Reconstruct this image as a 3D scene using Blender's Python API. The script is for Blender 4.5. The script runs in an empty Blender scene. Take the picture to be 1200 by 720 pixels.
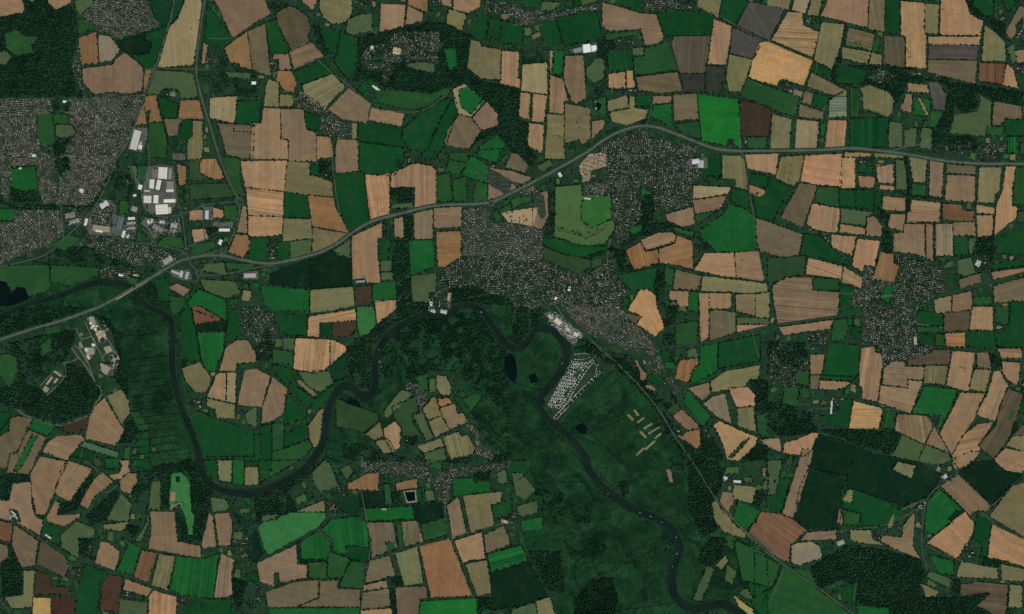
import bpy, math, random
import numpy as np
from mathutils import Vector, Matrix
random.seed(7); RNG = np.random.default_rng(7)
SC = bpy.context.scene
R = math.radians
PX = 10.0                       # one photograph pixel is about ten metres of ground
def gx(px): return (px - 600.0) * PX
def gy(py): return (360.0 - py) * PX

# ---------------------------------------------------------------- camera
cam = bpy.data.cameras.new('camera'); camo = bpy.data.objects.new('camera', cam)
SC.collection.objects.link(camo); SC.camera = camo
CAMH = 34000.0
camo.location = (0, 0, CAMH)
cam.sensor_width = 36; cam.sensor_fit = 'HORIZONTAL'
cam.lens = 36 * CAMH / 12000.0
cam.clip_start = 100; cam.clip_end = 400000
# ---------------------------------------------------------------- sky, sun, exposure
SUN_EL, SUN_AZ = 50.0, 150.0     # azimuth clockwise from north (the top of the picture)
w = bpy.data.worlds.new('World'); SC.world = w; w.use_nodes = True
nt = w.node_tree
bg = nt.nodes['Background']; sky = nt.nodes.new('ShaderNodeTexSky')
sky.sky_type = 'NISHITA'; sky.sun_disc = False
sky.sun_elevation = R(SUN_EL); sky.sun_rotation = R(SUN_AZ)
nt.links.new(sky.outputs[0], bg.inputs[0]); bg.inputs[1].default_value = 0.07
sl = bpy.data.lights.new('sun', 'SUN'); sl.energy = 3.4; sl.angle = R(0.53); sl.color = (1.0, 0.955, 0.89)
so = bpy.data.objects.new('sun', sl); SC.collection.objects.link(so)
d = Vector((math.sin(R(SUN_AZ)) * math.cos(R(SUN_EL)), math.cos(R(SUN_AZ)) * math.cos(R(SUN_EL)), math.sin(R(SUN_EL))))
so.rotation_euler = d.to_track_quat('Z', 'Y').to_euler(); so.location = d * 9000
SC.view_settings.view_transform = 'Standard'; SC.view_settings.look = 'None'
SC.view_settings.gamma = 1; SC.view_settings.use_curve_mapping = False
SC.view_settings.exposure = 0.0

# ---------------------------------------------------------------- helpers
C = SC.collection
GAIN = (1.04, 1.01, 1.03)        # what a level white surface returns under this light
def lin(c): return c / 12.92 if c <= 0.04045 else ((c + 0.055) / 1.055) ** 2.4
def hexc(h):
    return tuple(lin(int(h[i:i + 2], 16) / 255) / GAIN[i // 2] for i in (0, 2, 4))
def tag(o, label=None, cat=None, group=None, kind=None):
    if label: o['label'] = label
    if cat: o['category'] = cat
    if group: o['group'] = group
    if kind: o['kind'] = kind
    return o
class N:
    """small node-graph builder"""
    def __init__(s, name, rough=0.95, spec=0.15):
        s.m = bpy.data.materials.new(name); s.m.use_nodes = True
        s.t = s.m.node_tree; s.b = s.t.nodes['Principled BSDF']
        s.b.inputs['Roughness'].default_value = rough
        s.b.inputs['Specular IOR Level'].default_value = spec
    def put(s, inp, v):
        if isinstance(v, bpy.types.NodeSocket): s.t.links.new(v, inp)
        else: inp.default_value = v[:3] if isinstance(v, tuple) and inp.type == 'VECTOR' else v
    def math(s, op, a, b=0.0, c=0.0):
        n = s.t.nodes.new('ShaderNodeMath'); n.operation = op
        for i, v in enumerate((a, b, c)):
            if i < len(n.inputs): s.put(n.inputs[i], v)
        return n.outputs[0]
    def attr(s, name, out='Color', kind='GEOMETRY'):
        n = s.t.nodes.new('ShaderNodeAttribute'); n.attribute_name = name; n.attribute_type = kind
        return n.outputs[out]
    def pos(s): return s.t.nodes.new('ShaderNodeNewGeometry').outputs['Position']
    def sep(s, v):
        n = s.t.nodes.new('ShaderNodeSeparateXYZ'); s.put(n.inputs[0], v); return n.outputs
    def comb(s, x, y, z):
        n = s.t.nodes.new('ShaderNodeCombineXYZ')
        for i, v in enumerate((x, y, z)): s.put(n.inputs[i], v)
        return n.outputs[0]
    def noise(s, v, scale, detail=3.0, rough=0.55, dist=0.0):
        n = s.t.nodes.new('ShaderNodeTexNoise'); s.put(n.inputs['Vector'], v)
        n.inputs['Scale'].default_value = scale; n.inputs['Detail'].default_value = detail
        n.inputs['Roughness'].default_value = rough; n.inputs['Distortion'].default_value = dist
        return n.outputs['Fac']
    def ramp(s, f, lo, hi):
        n = s.t.nodes.new('ShaderNodeMapRange'); s.put(n.inputs[0], f)
        n.inputs[1].default_value = lo; n.inputs[2].default_value = hi
        n.clamp = True; return n.outputs[0]
    def mix(s, f, a, b):
        n = s.t.nodes.new('ShaderNodeMix'); n.data_type = 'RGBA'
        s.put(n.inputs[0], f); s.put(n.inputs[6], a); s.put(n.inputs[7], b); return n.outputs[2]
    def mul(s, col, f):
        n = s.t.nodes.new('ShaderNodeVectorMath'); n.operation = 'SCALE'
        s.put(n.inputs[0], col); s.put(n.inputs['Scale'], f); return n.outputs[0]
    def base(s, v): s.put(s.b.inputs['Base Color'], v)
def rgba(c): return (c[0], c[1], c[2], 1.0)

def crop_material():
    n = N('crop_ground', 1.0, 0.0); p = n.pos(); x, y, z = n.sep(p)
    col = n.attr('col'); par = n.sep(n.attr('par', 'Vector'))
    u = n.math('ADD', n.math('MULTIPLY', x, par[0]), n.math('MULTIPLY', y, par[1]))   # across the rows
    wob = n.math('MULTIPLY', n.noise(p, 0.0045, 2), 14.0)
    uu = n.math('ADD', u, wob)
    strips = n.noise(n.comb(n.math('MULTIPLY', uu, 0.022), 0.3, 0.0), 1.0, 2, 0.6)
    tram = n.math('SINE', n.math('MULTIPLY', uu, 2 * math.pi / 34.0))
    fine = n.noise(n.comb(n.math('MULTIPLY', uu, 0.11), n.math('MULTIPLY', x, 0.002), n.math('MULTIPLY', y, 0.002)), 1.0, 2, 0.7)
    big = n.noise(p, 0.0024, 4, 0.6, 0.6)
    med = n.noise(p, 0.013, 4, 0.62)
    gr = n.noise(p, 0.06, 3, 0.7)
    amp = par[2]
    f = n.math('MULTIPLY', n.math('SUBTRACT', strips, 0.5), n.math('MULTIPLY', amp, 0.6))
    f = n.math('ADD', f, n.math('MULTIPLY', tram, n.math('MULTIPLY', amp, 0.04)))
    f = n.math('ADD', f, n.math('MULTIPLY', n.math('SUBTRACT', fine, 0.5), n.math('MULTIPLY', amp, 0.35)))
    f = n.math('ADD', f, n.math('MULTIPLY', n.math('SUBTRACT', big, 0.5), 0.55))
    f = n.math('ADD', f, n.math('MULTIPLY', n.math('SUBTRACT', med, 0.5), 0.6))
    f = n.math('ADD', f, n.math('MULTIPLY', n.math('SUBTRACT', gr, 0.5), 0.55))
    f = n.math('MAXIMUM', n.math('ADD', f, 1.0), 0.3)
    c1 = n.mul(col, f)
    # soil and growth shift the hue a little from place to place
    t = n.t.nodes.new('ShaderNodeVectorMath'); t.operation = 'MULTIPLY'
    n.put(t.inputs[0], c1); t.inputs[1].default_value = (1.12, 1.0, 0.82)
    k = n.math('MULTIPLY', n.ramp(n.noise(p, 0.006, 3, 0.6, 1.0), 0.46, 0.72), 0.75)
    c2 = n.mix(k, c1, t.outputs[0])
    pale = n.t.nodes.new('ShaderNodeVectorMath'); pale.operation = 'MULTIPLY_ADD'; n.put(pale.inputs[0], c2)
    pale.inputs[1].default_value = (1.25, 1.12, 1.1); pale.inputs[2].default_value = (.010, .010, .004)
    k2 = n.math('MULTIPLY', n.ramp(n.noise(p, 0.006, 6, 0.7, 0.9), 0.52, 0.7), 0.7)
    n.base(n.mix(k2, c2, pale.outputs[0]))
    return n.m
def mottle_material(name, h1, h2, h3=None, s1=0.006, s2=0.05, rough=0.95, gain=0.5):
    n = N(name, rough); p = n.pos()
    a = n.ramp(n.noise(p, s1, 5, 0.62, 0.8), 0.36, 0.66)
    c = n.mix(a, rgba(hexc(h1)), rgba(hexc(h2)))
    if h3: c = n.mix(n.math('MULTIPLY', n.ramp(n.noise(p, s1 * 2.3, 4, 0.6), 0.55, 0.72), 0.8), c, rgba(hexc(h3)))
    g = n.math('ADD', 1.0 - gain / 2, n.math('MULTIPLY', n.noise(p, s2, 4, 0.7), gain))
    n.base(n.mul(c, g)); return n.m
def attr_material(name, rough=0.9, spec=0.2, sc=0.2, gain=0.3):
    n = N(name, rough, spec); p = n.pos()
    g = n.math('ADD', 1.0 - gain / 2, n.math('MULTIPLY', n.noise(p, sc, 3, 0.6), gain))
    n.base(n.mul(n.attr('col'), g)); return n.m
def plain(name, h, rough=0.8, spec=0.3, gain=0.25, sc=0.15, metallic=0.0):
    n = N(name, rough, spec); p = n.pos()
    g = n.math('ADD', 1.0 - gain / 2, n.math('MULTIPLY', n.noise(p, sc, 4, 0.65), gain))
    n.base(n.mul(rgba(hexc(h)), g)); n.b.inputs['Metallic'].default_value = metallic
    return n.m
def marsh_material():
    n = N('marsh_grass', 1.0, 0.0); p = n.pos()
    c = n.mix(n.ramp(n.noise(p, .0035, 6, .65, 1.2), .38, .64), rgba(hexc('102A1B')), rgba(hexc('1E4026')))
    c = n.mix(n.math('MULTIPLY', n.ramp(n.noise(p, .011, 5, .7, .5), .52, .72), .7), c, rgba(hexc('34492C')))
    v = n.t.nodes.new('ShaderNodeTexVoronoi'); v.inputs['Scale'].default_value = .0028; v.inputs['Randomness'].default_value = .8
    w_ = n.t.nodes.new('ShaderNodeVectorMath'); w_.operation = 'MULTIPLY'; n.put(w_.inputs[0], p); w_.inputs[1].default_value = (1, 1.5, 0); n.put(v.inputs['Vector'], w_.outputs[0])
    g = n.sep(v.outputs['Color'])[0]
    f = n.math('ADD', .62, n.math('MULTIPLY', g, .42)); f = n.math('ADD', f, n.math('MULTIPLY', n.noise(p, .035, 4, .75), .65))
    n.base(n.mul(c, n.math('SUBTRACT', f, .14))); return n.m
M = {}
M['crop'] = crop_material()
M['ground'] = mottle_material('verge_grass', '172D1E', '213F28', '344B31', 0.012, 0.05, gain=.9)
M['beyond'] = mottle_material('distant_farmland', '2F4A2F', '7A684C', '1C3A26', 0.0012, 0.01)
M['marsh'] = marsh_material()
M['garden'] = mottle_material('garden_ground', '213127', '36402F', '4E5045', 0.02, 0.09, gain=0.7)
M['yard'] = mottle_material('concrete_yard', '484B45', '5C5D56', '33402F', 0.02, 0.1, gain=.7)
M['asphalt'] = mottle_material('asphalt', '3C433C', '4C554B', None, 0.01, 0.2, gain=0.25)
M['lane'] = mottle_material('lane_surface', '4C5546', '626555', None, 0.01, 0.2, gain=0.3)
M['rail'] = mottle_material('ballast', '2C3430', '3A423B', None, 0.01, 0.2, gain=0.3)
M['verge'] = mottle_material('road_verge', '1A3020', '2A4229', None, 0.01, 0.08)
M['foliage'] = attr_material('foliage', 0.95, 0.05, 0.25, 0.7)
M['building'] = attr_material('roofs_and_walls', 0.85, 0.2, 0.15, 0.3)
M['white'] = plain('white_sheet_roof', 'C9C7BC', 0.6, 0.3, 0.18, 0.05)
M['wall'] = plain('cladding', '8D8D86', 0.7); M['glass'] = plain('rooflight', '9FA7A6', 0.25, 0.5)
M['tankwater'] = plain('tank_water', '1B2422', 0.1, 0.5); M['concrete'] = plain('concrete', 'A09684', 0.9)
M['trunk'] = plain('bark', '3B3026', 0.95); M['hull'] = plain('white_hull', 'D8D9D4', 0.35, 0.5, 0.1)
M['plank'] = plain('jetty_boards', '7C776A', 0.9); M['paint'] = plain('line_paint', 'C8C8C0', 0.7)
def water_material(name, h, h2):
    n = N(name, 0.6, 0.0); p = n.pos()
    n.base(n.mix(n.ramp(n.noise(p, 0.004, 4, 0.6), 0.35, 0.65), rgba(hexc(h)), rgba(hexc(h2))))
    bp = n.t.nodes.new('ShaderNodeBump'); bp.inputs['Strength'].default_value = 0.25; bp.inputs['Distance'].default_value = 0.3
    n.put(bp.inputs['Height'], n.noise(p, 0.08, 4, 0.6)); n.put(n.b.inputs['Normal'], bp.outputs[0]); return n.m
M['river'] = water_material('river_water', '131F1B', '1A2922')
M['pond'] = water_material('still_water', '081212', '0C191A')

PAL = dict(a='877B5C', b='8A7156', c='9A7B5B', C='A7835B', d='7E6144', e='776550', f='635A46', g='524A3B', h='3D3327',
  H='644937', i='494743', j='6B6548', k='45563A', l='254A29', m='1A5228', M='1E632A', G='34693A', n='154022', o='153924',
  p='10281C', q='6D6A4B', r='2C422A', s='7B715C', t='30342D', S='42624A', Y='9F8C5A', Z='6A7560', D='715642', B='948052', N='453229', O='415C36', Q='30602F', U='7E694F')
CNAME = dict(a='pale tan', b='tan', c='orange-tan', C='bright peach', d='orange-brown', e='pinkish-brown', f='grey-brown',
  g='dark grey-brown', h='dark brown', H='reddish-brown', i='slate-grey', j='olive-tan', k='dull olive-green', l='muted green',
  m='bright green', M='vivid green', G='light grass-green', n='deep green', o='dark green', p='blackish-green', q='pale olive',
  r='dark olive', s='pale grey-brown', t='dark slate', S='pale sea-green', Y='sandy yellow', Z='pale-striped green', D='rust-brown',
  B='golden', N='chocolate-brown', O='olive-green', Q='mid-green', U='mid-brown')

# ---------------------------------------------------------------- polygons
def parse(line, tx, ty):
    pts = []
    for q in line.split():
        a, b = q.split(','); pts.append((tx * 300 + float(a) / 4, ty * 180 + float(b) / 4))
    return pts
def area(P):
    P = np.asarray(P); x, y = P[:, 0], P[:, 1]
    return 0.5 * float(np.dot(x, np.roll(y, -1)) - np.dot(y, np.roll(x, -1)))
def inside(P, X, Y):
    """vectorised point in polygon"""
    X = np.asarray(X, float); Y = np.asarray(Y, float); r = np.zeros(X.shape, bool)
    n = len(P)
    for i in range(n):
        x1, y1 = P[i]; x2, y2 = P[(i + 1) % n]
        if y1 == y2: continue
        c = ((y1 > Y) != (y2 > Y)) & (X < (x2 - x1) * (Y - y1) / (y2 - y1) + x1)
        r ^= c
    return r
def organic(P, step=7.0, amp=0.35):
    """round the corners a little and let long edges waver, as hedged boundaries do"""
    out = []; n = len(P)
    for i in range(n):
        a = np.array(P[i - 1]); b = np.array(P[i]); c = np.array(P[(i + 1) % n])
        la, lc = np.linalg.norm(a - b), np.linalg.norm(c - b)
        k = min(.55, la * .3, lc * .3)
        out.append(b + (a - b) / max(la, 1e-6) * k); out.append(b + (c - b) / max(lc, 1e-6) * k)
        m = int(lc / step)
        if m > 1:
            nrm = np.array([-(c - b)[1], (c - b)[0]]) / lc
            for j in range(1, m):
                t = j / m
                q = b + (c - b) * t
                h = math.sin(q[0] * 1.7 + q[1] * .9) + math.sin(q[0] * .53 - q[1] * 1.1)
                out.append(q + nrm * h * amp * .5)
    return out
def inset(P, d):
    n = len(P); s = 1 if area(P) > 0 else -1; out = []
    for i in range(n):
        a = np.array(P[i - 1]); b = np.array(P[i]); c = np.array(P[(i + 1) % n])
        e1 = (b - a) / max(np.linalg.norm(b - a), 1e-6); e2 = (c - b) / max(np.linalg.norm(c - b), 1e-6)
        n1 = np.array([-e1[1], e1[0]]) * s; n2 = np.array([-e2[1], e2[0]]) * s
        m = n1 + n2; L = np.linalg.norm(m)
        if L < .3: m = n1; L = 1
        out.append(b + m / L * d / max(.5, np.dot(m / L, n1)))
    return out
def simple(P):
    P = np.asarray(P); n = len(P); a, b = P, np.roll(P, -1, 0)
    def sd(o, p, q): return (p[..., 0] - o[..., 0]) * (q[..., 1] - o[..., 1]) - (p[..., 1] - o[..., 1]) * (q[..., 0] - o[..., 0])
    A, B, C_, D_ = a[:, None], b[:, None], a[None], b[None]
    X = (sd(A, B, C_) * sd(A, B, D_) < -1e-9) & (sd(C_, D_, A) * sd(C_, D_, B) < -1e-9)
    return not X.any()
_LAT = np.random.default_rng(3).random((256, 256))
def vnoise(X, Y, s, o=0):
    """smooth value noise of cell size s px"""
    X = np.asarray(X, float) / s + 37 + o * 11.3; Y = np.asarray(Y, float) / s + 91 + o * 5.7
    i = np.floor(X).astype(int); j = np.floor(Y).astype(int); u = X - i; v = Y - j; u = u * u * (3 - 2 * u); v = v * v * (3 - 2 * v)
    L = lambda a, b: _LAT[a % 256, b % 256]
    return (L(i, j) * (1 - u) + L(i + 1, j) * u) * (1 - v) + (L(i, j + 1) * (1 - u) + L(i + 1, j + 1) * u) * v
class MB:
    """collects faces with a colour and row direction per face"""
    def __init__(s): s.v = []; s.f = []; s.c = []; s.p = []
    def poly(s, P, z, col, par=(1, 0, 0), rim=None):
        P = list(P)
        if area(P) > 0: P = P[::-1]          # image y points down: this makes the normal point up
        k = len(s.v)
        if rim and simple(P) and not simple(inset(P, rim[0])): rim = None
        if rim:
            Q = inset(P, rim[0])
            for q in P: s.v.append((gx(q[0]), gy(q[1]), z))
            for q in Q: s.v.append((gx(q[0]), gy(q[1]), z))
            n = len(P)
            for i in range(n):
                j = (i + 1) % n
                s.f.append((k + i, k + j, k + n + j, k + n + i)); s.c.append(rim[1]); s.p.append((par[0], par[1], par[2] * .3))
            s.f.append(tuple(range(k + n, k + 2 * n))); s.c.append(col); s.p.append(par)
        else:
            for q in P: s.v.append((gx(q[0]), gy(q[1]), z))
            s.f.append(tuple(range(k, k + len(P)))); s.c.append(col); s.p.append(par)
    def build(s, name, mat, parent=None):
        V = np.array(s.v); o0 = np.array([V[:, 0].mean(), V[:, 1].mean(), 0.0]) if parent is None else np.zeros(3)
        me = bpy.data.meshes.new(name); me.from_pydata((V - o0).tolist(), [], s.f)
        a = me.attributes.new('col', 'FLOAT_COLOR', 'FACE'); a.data.foreach_set('color', np.array([rgba(c) for c in s.c], 'f').ravel())
        a = me.attributes.new('par', 'FLOAT_VECTOR', 'FACE'); a.data.foreach_set('vector', np.array(s.p, 'f').ravel())
        me.materials.append(mat); o = bpy.data.objects.new(name, me); C.objects.link(o)
        o.location = o0
        if parent: o.parent = parent
        return o
def raw_mesh(name, V, F, mat, cols=None, dom='FACE'):
    """V (n,3), F (m,k) of one size k: fast path for big joined meshes"""
    V = np.asarray(V, 'f'); F = np.asarray(F, np.int32); m, k = F.shape
    me = bpy.data.meshes.new(name)
    me.vertices.add(len(V)); me.vertices.foreach_set('co', V.ravel())
    me.loops.add(m * k); me.loops.foreach_set('vertex_index', F.ravel())
    me.polygons.add(m); me.polygons.foreach_set('loop_start', np.arange(0, m * k, k, dtype=np.int32))
    me.polygons.foreach_set('loop_total', np.full(m, k, np.int32))
    me.update(calc_edges=True)
    if cols is not None:
        a = me.attributes.new('col', 'FLOAT_COLOR', dom); a.data.foreach_set('color', np.asarray(cols, 'f').ravel())
    me.materials.append(mat); return me
def link(name, me, loc=(0, 0, 0), parent=None):
    o = bpy.data.objects.new(name, me); C.objects.link(o); o.location = loc
    if parent: o.parent = parent
    return o
def smooth(P, sub=6):
    """Catmull-Rom through the points"""
    P = [np.array(p, float) for p in P]; Q = []
    for i in range(len(P) - 1):
        p0 = P[max(i - 1, 0)]; p1 = P[i]; p2 = P[i + 1]; p3 = P[min(i + 2, len(P) - 1)]
        for j in range(sub):
            t = j / sub
            Q.append(.5 * ((2 * p1) + (-p0 + p2) * t + (2 * p0 - 5 * p1 + 4 * p2 - p3) * t * t + (-p0 + 3 * p1 - 3 * p2 + p3) * t ** 3))
    Q.append(P[-1]); return np.array(Q)
def ribbon(Q, wd, z, off=0.0):
    """strip of width wd px along Q: returns verts, quads"""
    Q = np.asarray(Q, float); T = np.gradient(Q, axis=0); T /= np.maximum(np.linalg.norm(T, axis=1, keepdims=True), 1e-6)
    Nn = np.stack([-T[:, 1], T[:, 0]], 1); wd = np.broadcast_to(np.asarray(wd, float), (len(Q),))[:, None]
    A = Q + Nn * (off - wd / 2); B = Q + Nn * (off + wd / 2)
    zz = np.broadcast_to(np.asarray(z, float), (len(Q),))
    V = [(gx(p[0]), gy(p[1]), h) for p, h in zip(A, zz)] + [(gx(p[0]), gy(p[1]), h) for p, h in zip(B, zz)]
    n = len(Q); F = [(i, i + 1, n + i + 1, n + i) for i in range(n - 1)]
    return V, [f[::-1] for f in F]
def ribbon_obj(name, paths, wd, z, mat, parent=None):
    V, F = [], []
    for i, Q in enumerate(paths):
        v, f = ribbon(Q, wd[i] if isinstance(wd, list) else wd, z + i * 0.004); k = len(V)
        V += v; F += [tuple(a + k for a in q) for q in f]
    me = raw_mesh(name, V, F, mat)
    # make every face look up
    return link(name, me, parent=parent)

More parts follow.
